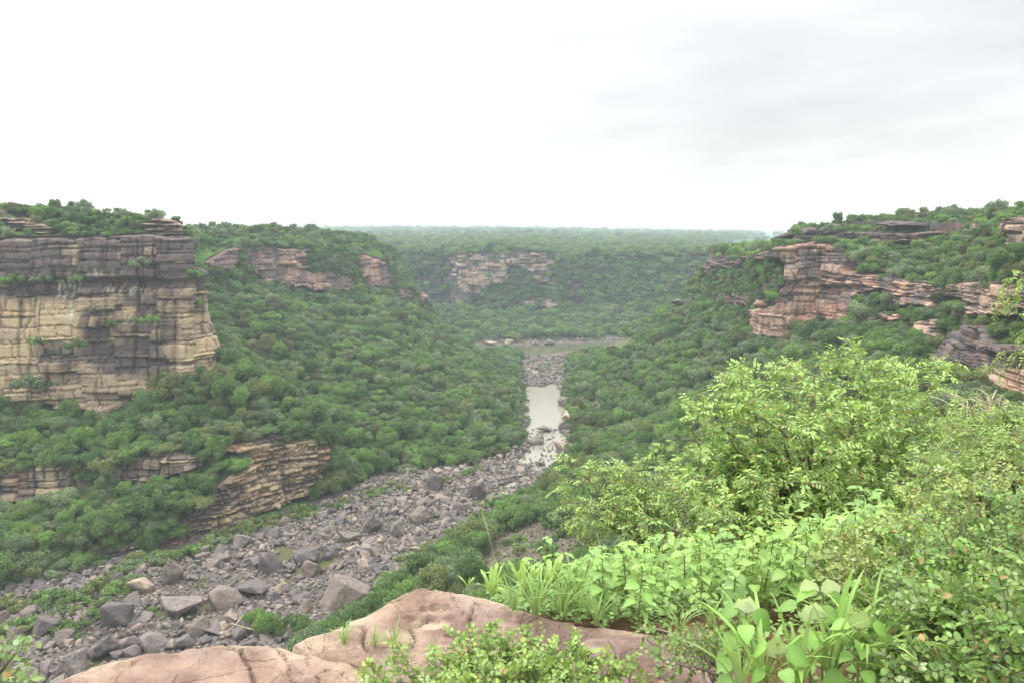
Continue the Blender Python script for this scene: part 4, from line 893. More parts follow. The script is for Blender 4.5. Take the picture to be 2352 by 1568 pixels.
line_shrubs([(900, 1125), (960, 1120), (1020, 1110), (1050, 1095), (1120, 1075)], 12, 12, 1.2, 2.4, 'on the bed edge above the narrow stream', [1, 4, 3])
line_shrubs([(1225, 850), (1245, 838), (1270, 835), (1285, 850), (1235, 868)], 10, 9, 1.2, 2.4, 'on the pebble flat', [1, 4, 2])
line_shrubs([(1206, 895), (1203, 930), (1207, 960), (1202, 1000), (1190, 1035)], 14, 5, 1.0, 2.8, 'on the left river bank', [1, 0, 4])
line_shrubs([(1180, 1150), (1075, 1212), (985, 1275), (885, 1345), (800, 1410)], 34, 16, 1.4, 3.6, 'along the near edge of the boulder bed', [1, 3, 4, 0])
line_shrubs([(60, 1390), (200, 1420), (330, 1330), (150, 1350)], 12, 22, 1.2, 3.0, 'scattered over the left boulders', [1, 4, 2])
line_shrubs([(1300, 935), (1310, 975), (1325, 1010), (1318, 1075)], 12, 10, 1.2, 2.6, 'on the right river bank', [1, 0, 4])
for x, y, r, tn, lb in ((598, 1452, 4.2, 3, 'tall bright one standing before the lower pool'), (640, 1462, 3.4, 1, 'right beside the tall bright one at the lower pool'), (690, 1466, 3.6, 1, 'between the tall bright one and the huge brown boulder'), (738, 1470, 3.3, 3, 'lowest bright one touching the huge brown boulder')):
    p = PZ(x, y, .4); e = bpy.data.objects.new('small_tree', None); SC.collection.objects.link(e); e.location = p; e.scale = (r, r, r * 1.5); k = rsb.randint(6); link('crown', CROWNH[k], e, color=TONES[tn][1]); link('trunk', TRUNKS[k % 3], e); tag(e, f'{TONES[tn][0]} small tree, {lb}', 'tree', 'small trees at the edge of the boulder bed')
Psc, _ = on_px([(1110, 1170), (1260, 1150), (1420, 1190), (1330, 1290), (1160, 1290), (1060, 1320), (1080, 1230)], 4000, RGT, 7, 14, 0, 4, 8)
for p in Psc[:34]: put_shrub(p, rsb.uniform(.9, 2.6), 'on the stony slope above the herbs', rsb.choice([1, 4, 0, 3]), rsb.randint(5))
Psc, _ = on_px([(1080, 765), (1470, 755), (1470, 785), (1080, 788)], 4000, FAR, 2, 10, 0, 1, 9)
for p in Psc[:26]: put_shrub(p, rsb.uniform(1.5, 3.2), 'on the rocky far shore', rsb.choice([1, 4, 2]), rsb.randint(5))
for x, y, Y_s, r, tn, lb in ((30, 652, 277, 4.2, 3, 'on a ledge of the tall cliff, near its left end'), (95, 650, 277, 3.8, 2, 'next right of the left-end one on the tall cliff'), (175, 645, 278, 2.4, 3, 'on the tall cliff beside the dark cleft'),
       (322, 612, 278, 4.0, 2, 'growing from the dark upper band of the tall cliff'), (442, 640, 286, 4.8, 1, 'bushing out of the notch at the tall cliff corner'), (460, 700, 287, 3.0, 3, 'hanging below the notch at the cliff corner'), (345, 742, 276, 3.6, 3, 'on the middle ledge of the tall cliff'), (310, 742, 276, 2.8, 2, 'left of the brighter one on the middle ledge'),
       (255, 748, 276, 2.6, 0, 'at the left of the middle ledge of the tall cliff'), (178, 800, 274, 4.0, 0, 'on the lower ledge of the tall cliff beside fallen blocks'), (88, 790, 274, 3.2, 3, 'left of the fallen blocks on the lower ledge'), (68, 888, 272, 5.5, 2, 'biggest one against the foot of the tall cliff'), (100, 892, 272, 3.5, 0, 'dark one just right of the biggest at the cliff foot'), (215, 715, 277, 1.6, 2, 'tiny one in the middle of the tall cliff')):
    p = PY(x, y, Y_s); e = bpy.data.objects.new('shrub', None); SC.collection.objects.link(e); e.location = p - np.array([0, 0, r * .3]); e.scale = (r, r, r * 1.1); k = rsb.randint(5); link('crown', SHB[k], e, color=TONES[tn][1]); link('trunk', TRUNKS[k % 3], e); tag(e, f'{TONES[tn][0]} shrub {lb}', 'shrub', 'shrubs on the tall cliff')

# ---------------------------------------------------------------- the near rim: soil, rock slabs
def zg(x, y):
    x = np.asarray(x, float); y = np.asarray(y, float)
    z = 98.22 - .42 * np.maximum(y - 3.3, 0) + .10 * np.clip(x - .8, 0, 3) + .06 * np.clip(3.0 - y, 0, 4)
    left = np.clip(-.2 - x, 0, 1); z = z - left * sst(y, 2.6, 3.6) * 2.2 - .9 * sst(y, 3.9, 5.5) * (1 - sst(x, .0, 1.0))
    z = z - 9 * np.clip((y - 9.5) / 4, 0, 2) ** 1.4 - 7 * sst(-x, 3.0, 6) * sst(y, -1, 3) - 12 * np.clip((np.abs(x - 1) - 10) / 4, 0, 2)
    return z
gxx = np.linspace(-16, 18, 420); gyy = np.concatenate([np.linspace(-14, 1.5, 60), np.linspace(1.52, 7, 260), np.linspace(7.05, 16, 90)])
A_, B_ = np.meshgrid(gxx, gyy, indexing='ij'); Z_ = zg(A_, B_) + .03 * fbm(A_ * 2, B_ * 2, 0, 900, 4) - .05
Z_[:, -1] -= 6; Z_[0] -= 6; Z_[-1] -= 6
def soil_mat():
    m, N, L = material('red_soil'); o = N('ShaderNodeOutputMaterial'); b = N('ShaderNodeBsdfPrincipled'); co = N('ShaderNodeTexCoord').outputs['Object']
    b.inputs['Roughness'].default_value = .95; b.inputs['Specular IOR Level'].default_value = .1
    n1 = noise(N, L, co, 2.2, 5); n2 = noise(N, L, co, 40, 5, .7); c = mixc(N, L, (.10, .062, .040), (.17, .105, .068), maprange(N, L, n1, .4, .6, 0, 1))
    c = mixc(N, L, c, (.20, .17, .12), maprange(N, L, n2, .6, .72, 0, 1)); L(c, b.inputs['Base Color'])
    bp = N('ShaderNodeBump'); bp.inputs['Distance'].default_value = .01; L(n2, bp.inputs['Height']); L(bp.outputs[0], b.inputs['Normal']); L(b.outputs[0], o.inputs[0]); return m
tag(link('rim_soil', mkmesh('rim_soil', np.stack([A_, B_, Z_], -1).reshape(-1, 3), gridfaces(len(gxx), len(gyy)), [soil_mat()], smooth=True)), kind='structure')

def slab_mat():
    m, N, L = material('pink_sandstone'); o = N('ShaderNodeOutputMaterial'); b = N('ShaderNodeBsdfPrincipled'); co = N('ShaderNodeTexCoord').outputs['Object']
    b.inputs['Roughness'].default_value = .9; b.inputs['Specular IOR Level'].default_value = .2; vc = N('ShaderNodeVertexColor', layer_name='Col').outputs[0]
    n1 = noise(N, L, co, 3, 6, .62); n2 = noise(N, L, co, 26, 6, .7); n3 = noise(N, L, co, 140, 3, .7); n4 = noise(N, L, co, 6, 6, .65, (2.6, .7, 1))
    c = mixc(N, L, vc, (.58, .52, .52), maprange(N, L, n1, .44, .60, 0, .9), 'MULTIPLY')
    c = mixc(N, L, c, (1.35, 1.38, 1.30), maprange(N, L, n4, .55, .72, 0, .8), 'MULTIPLY')
    c = mixc(N, L, c, (.55, .52, .5), maprange(N, L, n2, .42, .30, 0, .8), 'MULTIPLY'); c = mixc(N, L, c, (1.3, 1.3, 1.3), maprange(N, L, n3, .58, .70, 0, .25), 'MULTIPLY'); L(c, b.inputs['Base Color'])
    wv = N('ShaderNodeVectorMath', operation='MULTIPLY_ADD'); nn = N('ShaderNodeTexNoise'); nn.inputs['Scale'].default_value = 3.0; L(co, nn.inputs[0]); L(nn.outputs[1], wv.inputs[0]); wv.inputs[1].default_value = (.35, .35, .35); L(co, wv.inputs[2])
    vo = N('ShaderNodeTexVoronoi', feature='DISTANCE_TO_EDGE'); vo.inputs['Scale'].default_value = 3.2; L(wv.outputs[0], vo.inputs['Vector'])
    ck = N('ShaderNodeMath', operation='MULTIPLY'); L(maprange(N, L, vo.outputs['Distance'], .0, .016, 1, 0), ck.inputs[0]); L(maprange(N, L, n1, .40, .50, 0, 1), ck.inputs[1])
    c = mixc(N, L, c, (.34, .30, .28), ck.outputs[0], 'MULTIPLY'); sp_ = noise(N, L, co, 60, 2, .5); c = mixc(N, L, c, (.45, .44, .44), maprange(N, L, sp_, .68, .74, 0, .35), 'MULTIPLY'); L(c, b.inputs['Base Color'])
    bp = N('ShaderNodeBump'); bp.inputs['Distance'].default_value = .004; L(n3, bp.inputs['Height']); bp2 = N('ShaderNodeBump'); bp2.inputs['Distance'].default_value = .03; L(n2, bp2.inputs['Height']); L(bp.outputs[0], bp2.inputs['Normal']); L(bp2.outputs[0], b.inputs['Normal'])
    L(b.outputs[0], o.inputs[0]); return m
M_SLAB = slab_mat()
def slab(name, label, outline, z0, cracks, bumps, seed, res=.009, tilt=(0, 0), rnd=.22, pale=.35):
    W_ = [tuple(PZ(x, y, z0)[:2]) for x, y in outline]; xs = [p[0] for p in W_]; ys = [p[1] for p in W_]
    ax = np.arange(min(xs) - .3, max(xs) + .3, res); ay = np.arange(min(ys) - .3, max(ys) + .3, res); A_, B_ = np.meshgrid(ax, ay, indexing='ij')
    d = sdpoly(A_, B_, W_) + .035 * fbm(A_ * 4, B_ * 4, 0, seed, 4)
    q = np.clip(1 - d / rnd, 0, 1); z = z0 - .42 * rnd * q ** 3 - np.maximum(-d, 0) * 6
    z = z + tilt[0] * (A_ - A_.mean()) + tilt[1] * (B_ - B_.mean()) + +.024 * fbm(A_ * 1.3, B_ * 1.3, 0, seed + 1, 3) + .012 * fbm(A_ * 6, B_ * 6, 0, seed + 2, 4) + .006 * fbm(A_ * 22, B_ * 22, 0, seed + 12, 3)
    led = fbm(A_ * 1.6 + 1.0 * B_, B_ * 3.2, 0, seed + 3, 3) * 5; z = z + .012 * (np.floor(led) + sst(led - np.floor(led), 0, .15) - led)     # flaking sheets
    pit = fbm(A_ * 11, B_ * 11, 0, seed + 9, 2); z = z - .02 * sst(pit, .42, .6)
    dk = np.zeros_like(z)
    for cr, w_, dp in cracks:
        pts = [tuple(PZ(x, y, z0)[:2]) for x, y in cr]; dc = polydist(A_ + .02 * vn(A_ * 9, B_ * 9, 0, seed + 4), B_ + .02 * vn(A_ * 9 + 5, B_ * 9, 0, seed + 5), pts, False)
        z = z - dp * np.exp(-(dc / w_) ** 2); dk = np.maximum(dk, np.exp(-(dc / (w_ * .8)) ** 2))
    pl = np.zeros_like(z)
    for x, y, rx, ry, dp in bumps:
        cxy = PZ(x, y, z0); g = np.exp(-((A_ - cxy[0]) / rx) ** 2 - ((B_ - cxy[1]) / ry) ** 2); g = sst(g + .25 * fbm(A_ * 8, B_ * 8, 0, seed + 6, 3), .35, .55); z = z - dp * g; pl = np.maximum(pl, g)
    edge = sst(d + .07 * fbm(A_ * 4, B_ * 4, 0, seed + 7, 3), .22, .04) * (B_ > np.median(ys) - .2)
    m1 = sst(fbm(A_ * 1.8, B_ * 1.8, 0, seed + 8, 4), -.15, .25)[..., None]
    c = np.array([.385, .280, .222]) * (1 - m1) + np.array([.285, .212, .182]) * m1; e = np.clip(edge * pale * 2 + pl * .8, 0, .9)[..., None]; c = c * (1 - e) + np.array([.54, .44, .33]) * e; c = c * (1 - .55 * dk[..., None])
    z = np.maximum(z, z0 - 1.6)
    o = link(name, mkmesh(name, np.stack([A_, B_, z], -1).reshape(-1, 3), gridfaces(len(ax), len(ay)), [M_SLAB], c.reshape(-1, 3), smooth=True)); tag(o, label, 'rock'); return o
slab('rock_slab', 'pale pink sandstone slab with long parallel cracks at the bottom left', [(-140, 1720), (20, 1590), (120, 1540), (215, 1500), (315, 1470), (400, 1464), (450, 1455), (505, 1446), (560, 1447), (640, 1449), (665, 1462), (700, 1477), (780, 1484), (838, 1500), (848, 1530), (860, 1700), (500, 1900), (0, 1900)], 98.22,
     [([(505, 1448), (530, 1475), (548, 1500), (575, 1530), (590, 1600)], .0034, .03), ([(600, 1450), (625, 1476), (640, 1500), (668, 1530), (690, 1600)], .0026, .022), ([(650, 1462), (690, 1490), (720, 1530)], .0022, .016), ([(760, 1535), (800, 1552), (845, 1550)], .003, .02)],
     [(805, 1552, .05, .03, .012)], 1000)
slab('rock_slab', 'rounded brown sandstone slab with scalloped hollows in the bottom centre, under the herbs', [(664, 1456), (700, 1438), (770, 1420), (800, 1408), (830, 1395), (865, 1372), (900, 1352), (930, 1338), (960, 1331), (1000, 1334), (1060, 1340), (1130, 1352), (1200, 1372), (1300, 1395), (1500, 1420), (1700, 1450), (1760, 1560), (1500, 1750), (1000, 1750), (880, 1620), (858, 1540), (845, 1502), (790, 1486), (710, 1480)], 98.27,
     [([(795, 1410), (800, 1430), (835, 1450), (850, 1480)], .006, .04), ([(938, 1500), (948, 1450), (985, 1415), (1010, 1412)], .004, .03), ([(1095, 1385), (1075, 1420), (1100, 1450), (1150, 1480)], .004, .025), ([(1040, 1385), (1060, 1420), (1080, 1445)], .002, .008), ([(1180, 1400), (1200, 1430)], .002, .01)],
     [(990, 1432, .10, .05, .018), (1000, 1395, .03, .035, .03), (1022, 1398, .02, .035, .028), (975, 1400, .018, .03, .025), (940, 1420, .02, .01, .03), (1100, 1392, .01, .02, .02), (1030, 1355, .05, .02, .008)], 1020, tilt=(-.02, 0))
slab('rock_slab', 'flat grey-brown rock shelf between the low bush and the big-leaved plants at the bottom', [(1340, 1452), (1450, 1448), (1560, 1462), (1640, 1480), (1680, 1510), (1720, 1640), (1500, 1900), (1200, 1900), (1280, 1500)], 98.30, [([(1380, 1500), (1460, 1530), (1500, 1575)], .005, .02)], [], 1040, rnd=.12, pale=.1)

# ---------------------------------------------------------------- leaves and stems
def leafT(prof, fold=.35, droop=.2, curl=0.0):
    V = []
    for t, w in prof:
        z = -droop * t * t; V += [(t, -w, z + fold * w), (t, 0, z), (t, w, z + fold * w)]
    F_ = []
    for i in range(len(prof) - 1):
        a = i * 3; F_ += [(a, a + 3, a + 4, a + 1), (a + 1, a + 4, a + 5, a + 2)]
    return np.array(V, float), np.array(F_)
L_SMALL = leafT([(0, .02), (.28, .21), (.68, .19), (1, .0)], .25, .12)
L_ROUND = leafT([(0, .03), (.22, .30), (.62, .33), (.9, .15), (1, .0)], .2, .1)
L_HEART = leafT([(-.06, .16), (.05, .36), (.16, .40), (.24, .45), (.38, .41), (.48, .41), (.62, .30), (.72, .27), (.86, .12), (1.02, 0)], .25, .28)
L_BLADE = leafT([(0, .018), (.2, .028), (.5, .030), (.8, .018), (1, .001)], .5, .0)
class Leaves:
    def __init__(s): s.V, s.F, s.C, s.n = [], [], [], 0
    def add(s, T, pos, dr, up, size, col):
        pos, dr, up = (np.atleast_2d(np.asarray(a, float)) for a in (pos, dr, up)); n = len(pos); size = np.broadcast_to(np.asarray(size, float), (n,)); col = np.broadcast_to(np.asarray(col, float), (n, 3))
        X = dr / (np.linalg.norm(dr, axis=1)[:, None] + 1e-9); Y_ = np.cross(up, X); Y_ /= np.linalg.norm(Y_, axis=1)[:, None] + 1e-9; Zv = np.cross(X, Y_)
        t = T[0]; V = pos[:, None] + size[:, None, None] * (t[None, :, 0:1] * X[:, None] + t[None, :, 1:2] * Y_[:, None] + t[None, :, 2:3] * Zv[:, None])
        s.V.append(V.reshape(-1, 3)); s.F.append((T[1][None] + (np.arange(n) * len(t))[:, None, None]).reshape(-1, 4) + s.n); s.n += n * len(t)
        k = 1 + .16 * (np.arange(len(t)) % 3 == 1)       # paler midrib
        s.C.append((col[:, None] * k[None, :, None]).reshape(-1, 3))
    def mesh(s, name): return mkmesh(name, np.concatenate(s.V), np.concatenate(s.F), [M_LEAF], np.concatenate(s.C), smooth=False)
rl = np.random.RandomState(321)
def rv(n=None): return rl.randn(3) if n is None else rl.randn(n, 3)
def unit(v): v = np.asarray(v, float); return v / (np.linalg.norm(v, axis=-1, keepdims=True) + 1e-9)
def limb(a, b, lift=.15, jit=.03, n=12):
    a, b = np.asarray(a, float), np.asarray(b, float); L_ = np.linalg.norm(b - a); t = np.linspace(0, 1, n)[:, None]
    m = (a + b) / 2 + np.array([0, 0, lift * L_]) + rl.randn(3) * jit * L_; P = (1 - t) ** 2 * a + 2 * t * (1 - t) * m + t ** 2 * b
    P[1:-1] += rl.randn(n - 2, 3) * jit * .25 * L_; return P
def at_t(P, t):
    f = t * (len(P) - 1); i = min(int(f), len(P) - 2); return P[i] + (P[i + 1] - P[i]) * (f - i), unit(P[i + 1] - P[i])
def side(P, n, ln, t0=.25, spread=.9, up=.15, droop=.1, pts=6, taper=.5, jit=.05):
    out = []
    for k in range(n):
        t = t0 + (1 - t0) * (k + rl.rand()) / n; p, d = at_t(P, t); q = unit(np.cross(d, rv())); v = unit(d * (1 - spread * .5) + q * spread + np.array([0, 0, up])); L_ = ln * (1 - taper * t) * rl.uniform(.7, 1.2)
        s_ = np.linspace(0, 1, pts)[:, None]; C = p + v * L_ * s_ - np.array([0, 0, 1]) * droop * L_ * s_ ** 2 + np.cumsum(rl.randn(pts, 3) * jit * L_ / pts, 0); C[0] = p; out.append(C)
    return out
def leaf_rows(LV, twigs, T, gap, size, col, coljit=.15, young=(1.25, 1.12, .8), flat=.75, ang=.8, t0=.1, hang=.25):
    Ps, Ds, Us, Ss, Cs = [], [], [], [], []
    for P in twigs:
        L_ = np.linalg.norm(np.diff(P, axis=0), axis=1).sum(); m = max(2, int(L_ / gap)); S = None
        upv = unit(np.array([0, 0, 1]) * flat + rv() * (1 - flat)); tc_ = rl.uniform(1 - coljit, 1 + coljit)
        for k in range(m):
            t = t0 + (1 - t0) * (k + .5) / m; p, d = at_t(P, min(t, .999)); S = unit(np.cross(d, upv)); sg = 1 if k % 2 else -1
            Ps.append(p); Ds.append(unit(d * (1 - ang * .6) + S * sg * ang + rv() * .16 + np.array([0, 0, -hang]))); Us.append(upv + rv() * .35); Ss.append(size * rl.uniform(.7, 1.15) * (1 - .35 * max(0, t - .7) / .3))
            y = np.array(young) * max(0, (t - .5) * 2) + np.ones(3) * (1 - max(0, (t - .5) * 2)); Cs.append(np.array(col) * y * tc_ * rl.uniform(.72, 1.2) if rl.rand() > .03 else np.array((.34, .24, .10)))
    LV.add(T, Ps, Ds, Us, np.array(Ss), np.array(Cs))
def plant(name, label, cat, base, stems, LV, bark=None, group=None, sname='stem', lname='leaves', rot=0):
    """stems: tube list in world space; geometry is stored relative to the root"""
    b = np.asarray(base, float); e = bpy.data.objects.new(name, None); SC.collection.objects.link(e); e.location = b
    if stems:
        V, Fc = tubes(stems); link(sname, mkmesh(sname, V - b, Fc, [bark or M_BARK], smooth=True), e)
    if LV.V:
        me = LV.mesh(lname); c = np.zeros(len(me.vertices) * 3, np.float32); me.vertices.foreach_get('co', c); me.vertices.foreach_set('co', (c.reshape(-1, 3) - b.astype(np.float32)).ravel()); me.update(); link(lname, me, e)
    tag(e, label, cat, group); return e

# leafy shrub on the brink: arching limbs reaching to where the photograph shows their tips
G1 = (.265, .410, .125); G2 = (.225, .350, .10); G3 = (.10, .19, .06); G4 = (.165, .26, .075)
def shrub(name, label, cat, base, tips, nside, slen, ntw, tlen, T, gap, size, col, r0=.03, lift=.12, up=.2, droop=.25, t0=.3, leaft0=.1, hang=.25, flat=.7, spread=.9, stw=.15):
    LV = Leaves(); tub = []; tw_all = []
    for tp in tips:
        P = limb(base + rl.randn(3) * .04, tp, lift, .05, 14); tub.append((P, np.linspace(r0, .003, 14), 6)); S1 = side(P, nside, slen, t0, spread, up, droop * .5, 8)
        for q in S1:
            tub.append((q, np.linspace(min(.006, r0 * .3), .0014, len(q)), 4)); S2 = side(q, ntw, tlen, stw, .8, .05, droop, 5)
            for w in S2: tub.append((w, np.linspace(.0014, .0007, len(w)), 3))
            tw_all += S2 + [q[len(q) // 2:]]
        tw_all.append(P[-4:])
    leaf_rows(LV, tw_all, T, gap, size, col, t0=leaft0, hang=hang, flat=flat)
    return plant(name, label, cat, base, tub, LV, M_BARK, sname='branches', lname='foliage')
base1 = PY(1840, 1330, 8.0)
tips1 = [PY(*q) for q in ((1558, 962, 7.6), (1640, 925, 7.8), (1700, 880, 8.0), (1740, 862, 8.4), (1830, 838, 8.6), (1900, 850, 8.0), (1958, 808, 8.4), (2010, 850, 8.0), (2060, 880, 8.8), (2120, 830, 8.8), (2170, 880, 8.4), (2200, 960, 8.0),
         (1680, 1010, 7.4), (1570, 1090, 7.2), (1620, 1060, 7.6), (1700, 1100, 7.0), (1780, 980, 7.4), (1850, 930, 7.2), (1900, 1000, 6.9), (1990, 960, 7.3), (2060, 1010, 7.0), (2120, 960, 7.4), (1800, 1100, 6.8), (1900, 1120, 6.8), (2010, 1110, 6.7), (2120, 1080, 6.8), (2190, 1060, 7.4), (1640, 1170, 6.8), (1740, 1190, 6.6), (1850, 1190, 6.6), (1960, 1180, 6.5))]
shrub('shrub', 'large light-green arching shrub with drooping leaf sprays on the brink at right centre', 'shrub', base1, tips1, 13, .85, 8, .30, L_SMALL, .020, .066, G1, r0=.035)
shrub('shrub', 'small feathery shrub with upright twig tips left of the large arching shrub', 'shrub', PY(1500, 1290, 6.2),
      [PY(*q) for q in ((1312, 1072, 6.2), (1345, 1150, 6.0), (1370, 1070, 6.5), (1420, 1100, 6.3), (1452, 1070, 6.6), (1500, 1085, 6.5), (1530, 1120, 6.3), (1330, 1165, 5.9), (1400, 1180, 5.8), (1480, 1170, 5.8), (1560, 1150, 6.2), (1590, 1190, 6.2), (1550, 1215, 5.9), (1640, 1205, 6.3))], 8, .50, 5, .20, L_SMALL, .017, .046, G2, r0=.018, up=.35)
shrub('shrub', 'fine-leaved green shrub at the right edge below the dry grass', 'shrub', PY(2280, 1210, 5.2),
      [PY(*q) for q in ((2200, 985, 5.6), (2240, 960, 5.8), (2290, 955, 5.8), (2340, 965, 5.6), (2390, 950, 5.6), (2210, 1040, 5.0), (2270, 1020, 5.0), (2330, 1030, 5.0), (2400, 1040, 5.0), (2190, 1090, 4.8), (2260, 1080, 4.7), (2340, 1090, 4.7), (2160, 1120, 4.8), (2420, 1100, 4.8))], 10, .50, 7, .20, L_SMALL, .0125, .034, G2, r0=.015, up=.3)
# low spreading bushes with small round leaves
def lowbush(label, foot, tips, col, size=.026, nside=9, slen=.26, ntw=5, tlen=.11, gap=.011, r0=.007):
    return shrub('bush', label, 'bush', foot, tips, nside, slen, ntw, tlen, L_ROUND, gap, size, col, r0=r0, lift=.12, up=.30, droop=.1, t0=.15, hang=.05, flat=.6, stw=.1)
lowbush('dense small-leaved bush filling the lower right corner of the photo', PY(2230, 1640, 2.5), [PY(*q) for q in ((1960, 1400, 2.6), (2010, 1340, 2.8), (2060, 1290, 2.9), (2100, 1250, 3.0), (2160, 1210, 3.0), (2220, 1180, 3.0), (2290, 1150, 3.0), (2350, 1140, 3.0), (2400, 1160, 2.9),
         (2000, 1440, 2.4), (2070, 1380, 2.4), (2140, 1320, 2.5), (2210, 1280, 2.5), (2280, 1250, 2.5), (2350, 1230, 2.5), (2420, 1240, 2.5), (2040, 1500, 2.1), (2110, 1440, 2.1), (2190, 1390, 2.1), (2260, 1350, 2.1), (2330, 1330, 2.1), (2410, 1330, 2.1), (2100, 1560, 1.9), (2180, 1500, 1.9), (2250, 1460, 1.85), (2330, 1430, 1.85), (2400, 1420, 1.85), (2240, 1560, 1.8), (2330, 1540, 1.75))], (.165, .290, .080), nside=14, ntw=7)
lowbush('small-leaved bush with reddish young tips behind the big-leaved plants at right', PY(2130, 1380, 3.4), [PY(*q) for q in ((1900, 1270, 3.5), (1940, 1220, 3.6), (1990, 1300, 3.3), (2030, 1200, 3.7), (2080, 1240, 3.4), (2090, 1160, 3.8), (2150, 1150, 3.7), (2200, 1120, 3.9), (2260, 1110, 3.8), (2320, 1100, 3.8), (2380, 1110, 3.7), (1880, 1310, 3.2), (1930, 1340, 3.1), (2170, 1210, 3.3))], (.27, .36, .12), size=.027)
lowbush('low spreading small-leaved bush along the bottom centre edge', PY(1230, 1700, 2.35), [PY(q[0], q[1] + 42, q[2]) for q in ((850, 1560, 2.3), (880, 1520, 2.4), (950, 1520, 2.35), (1010, 1500, 2.4), (1060, 1470, 2.45), (1110, 1440, 2.5), (1140, 1480, 2.4), (1200, 1475, 2.45), (1260, 1460, 2.5), (1310, 1480, 2.4), (1370, 1500, 2.4), (1420, 1520, 2.35), (1000, 1560, 2.2), (1080, 1540, 2.2),
         (1160, 1540, 2.2), (1240, 1530, 2.2), (1320, 1550, 2.2), (1400, 1570, 2.2), (1480, 1545, 2.3), (1150, 1590, 2.1), (1300, 1600, 2.1))], (.215, .335, .095), size=.024, nside=12, ntw=6, slen=.20, gap=.011)
lowbush('thin trailing bush over the rock shelf between the bottom bush and the big-leaved plants', PY(1660, 1600, 2.3), [PY(*q) for q in ((1470, 1440, 2.7), (1560, 1480, 2.5), (1600, 1440, 2.7), (1530, 1530, 2.3), (1620, 1500, 2.4), (1680, 1480, 2.5))], (.15, .25, .07), size=.022, nside=5, slen=.16, ntw=3)
lowbush('pale out-of-focus sprig at the lower left corner of the photo', PY(-20, 1680, 2.1), [PY(*q) for q in ((10, 1465, 2.3), (35, 1500, 2.2), (42, 1545, 2.15), (0, 1510, 2.15), (20, 1560, 2.1), (-40, 1480, 2.3))], (.17, .27, .12), size=.030, nside=6, slen=.09, ntw=2, tlen=.08, gap=.02)
b_ = PY(2700, 1300, 4.4); b_[2] = float(zg(b_[0], b_[1]))
shrub('shrub', 'light green shrub whose drooping tip reaches in at the right edge before the dark crag', 'shrub', b_, [PY(*q) for q in ((2330, 620, 4.3), (2318, 690, 4.25), (2335, 740, 4.2), (2308, 805, 4.2), (2370, 660, 4.2), (2380, 780, 4.1), (2480, 600, 4.4), (2560, 620, 4.5), (2640, 650, 4.4))], 8, .26, 6, .11, L_SMALL, .011, .026, (.24, .37, .10), r0=.012, lift=.42, up=-.1, droop=.5, t0=.55)

# herbs with heart-shaped leaves
def herb_parts(seed, h, nn, lsize, col, T=L_HEART, lean=.1):
    r = np.random.RandomState(seed); LV = Leaves(); P = np.stack([np.linspace(0, lean * h * r.randn(), 8), np.linspace(0, lean * h * r.randn(), 8), np.linspace(0, h, 8)], 1); tub = [(P, np.linspace(.004, .002, 8), 5)]; a0 = r.rand() * 3
    for k in range(nn):
        t = .28 + .70 * k / (nn - 1); p, d = at_t(P, min(t, .99))
        for s_ in (0, 1):
            a = a0 + k * 1.57 + s_ * math.pi + r.uniform(-.3, .3); hd = np.array([math.cos(a), math.sin(a), 0]); sz_ = lsize * (1.0 if k < nn - 2 else .8) * r.uniform(.75, 1.15); pl = sz_ * r.uniform(.3, .5); b = p + hd * pl + np.array([0, 0, .5 * pl])
            tub.append((np.array([p, (p + b) / 2 + [0, 0, .004], b]), [.0018, .0014, .0012], 4)); LV.add(T, b, hd + np.array([0, 0, r.uniform(-.45, .15)]), np.array([0, 0, 1]) + r.randn(3) * .25, sz_, np.array(col) * r.uniform(.82, 1.15))
    for k in range(5):
        a = r.rand() * 6.28; LV.add(T, P[-1], [math.cos(a), math.sin(a), r.uniform(.1, .7)], np.array([0, 0, 1]) + r.randn(3) * .2, lsize * r.uniform(.3, .55), np.array(col) * 1.15)
    V, Fc = tubes(tub); return mkmesh('stem', V, Fc, [M_STEM], smooth=True), LV.mesh('leaves')
HB = [herb_parts(2000 + i, .25 + .03 * (i % 4), 6 + i % 2, .053, [(.225, .385, .095), (.20, .35, .085), (.25, .40, .10), (.215, .37, .11)][i % 4]) for i in range(7)]
def foot(x, y): return np.array([x, y, float(zg(x, y)) - .02])
rh = np.random.RandomState(55); rows = {'front': [], 'middle': [], 'back': []}; pts = []
HERB_POLY = [(1130, 1392), (1230, 1412), (1330, 1432), (1420, 1452), (1540, 1455), (1640, 1440), (1760, 1430), (1850, 1405), (1980, 1370), (2080, 1300), (2080, 1200), (1850, 1235), (1600, 1262), (1400, 1275), (1260, 1320), (1150, 1360)]
tries = 0
while len(pts) < 295 and tries < 60000:
    tries += 1; x = rh.uniform(-.4, 3.6); y = rh.uniform(2.9, 5.6); f = foot(x, y); px, py, fd = proj(f)
    if not inpoly(px, py, HERB_POLY) or any((x - a) ** 2 + (y - b) ** 2 < .082 ** 2 for a, b, _, _ in pts): continue
    pts.append((x, y, float(px), float(py)))
ys_ = sorted(p[1] for p in pts); c1, c2 = ys_[len(ys_) // 3], ys_[2 * len(ys_) // 3]
for p in pts: rows['front' if p[1] < c1 else 'middle' if p[1] < c2 else 'back'].append(p)
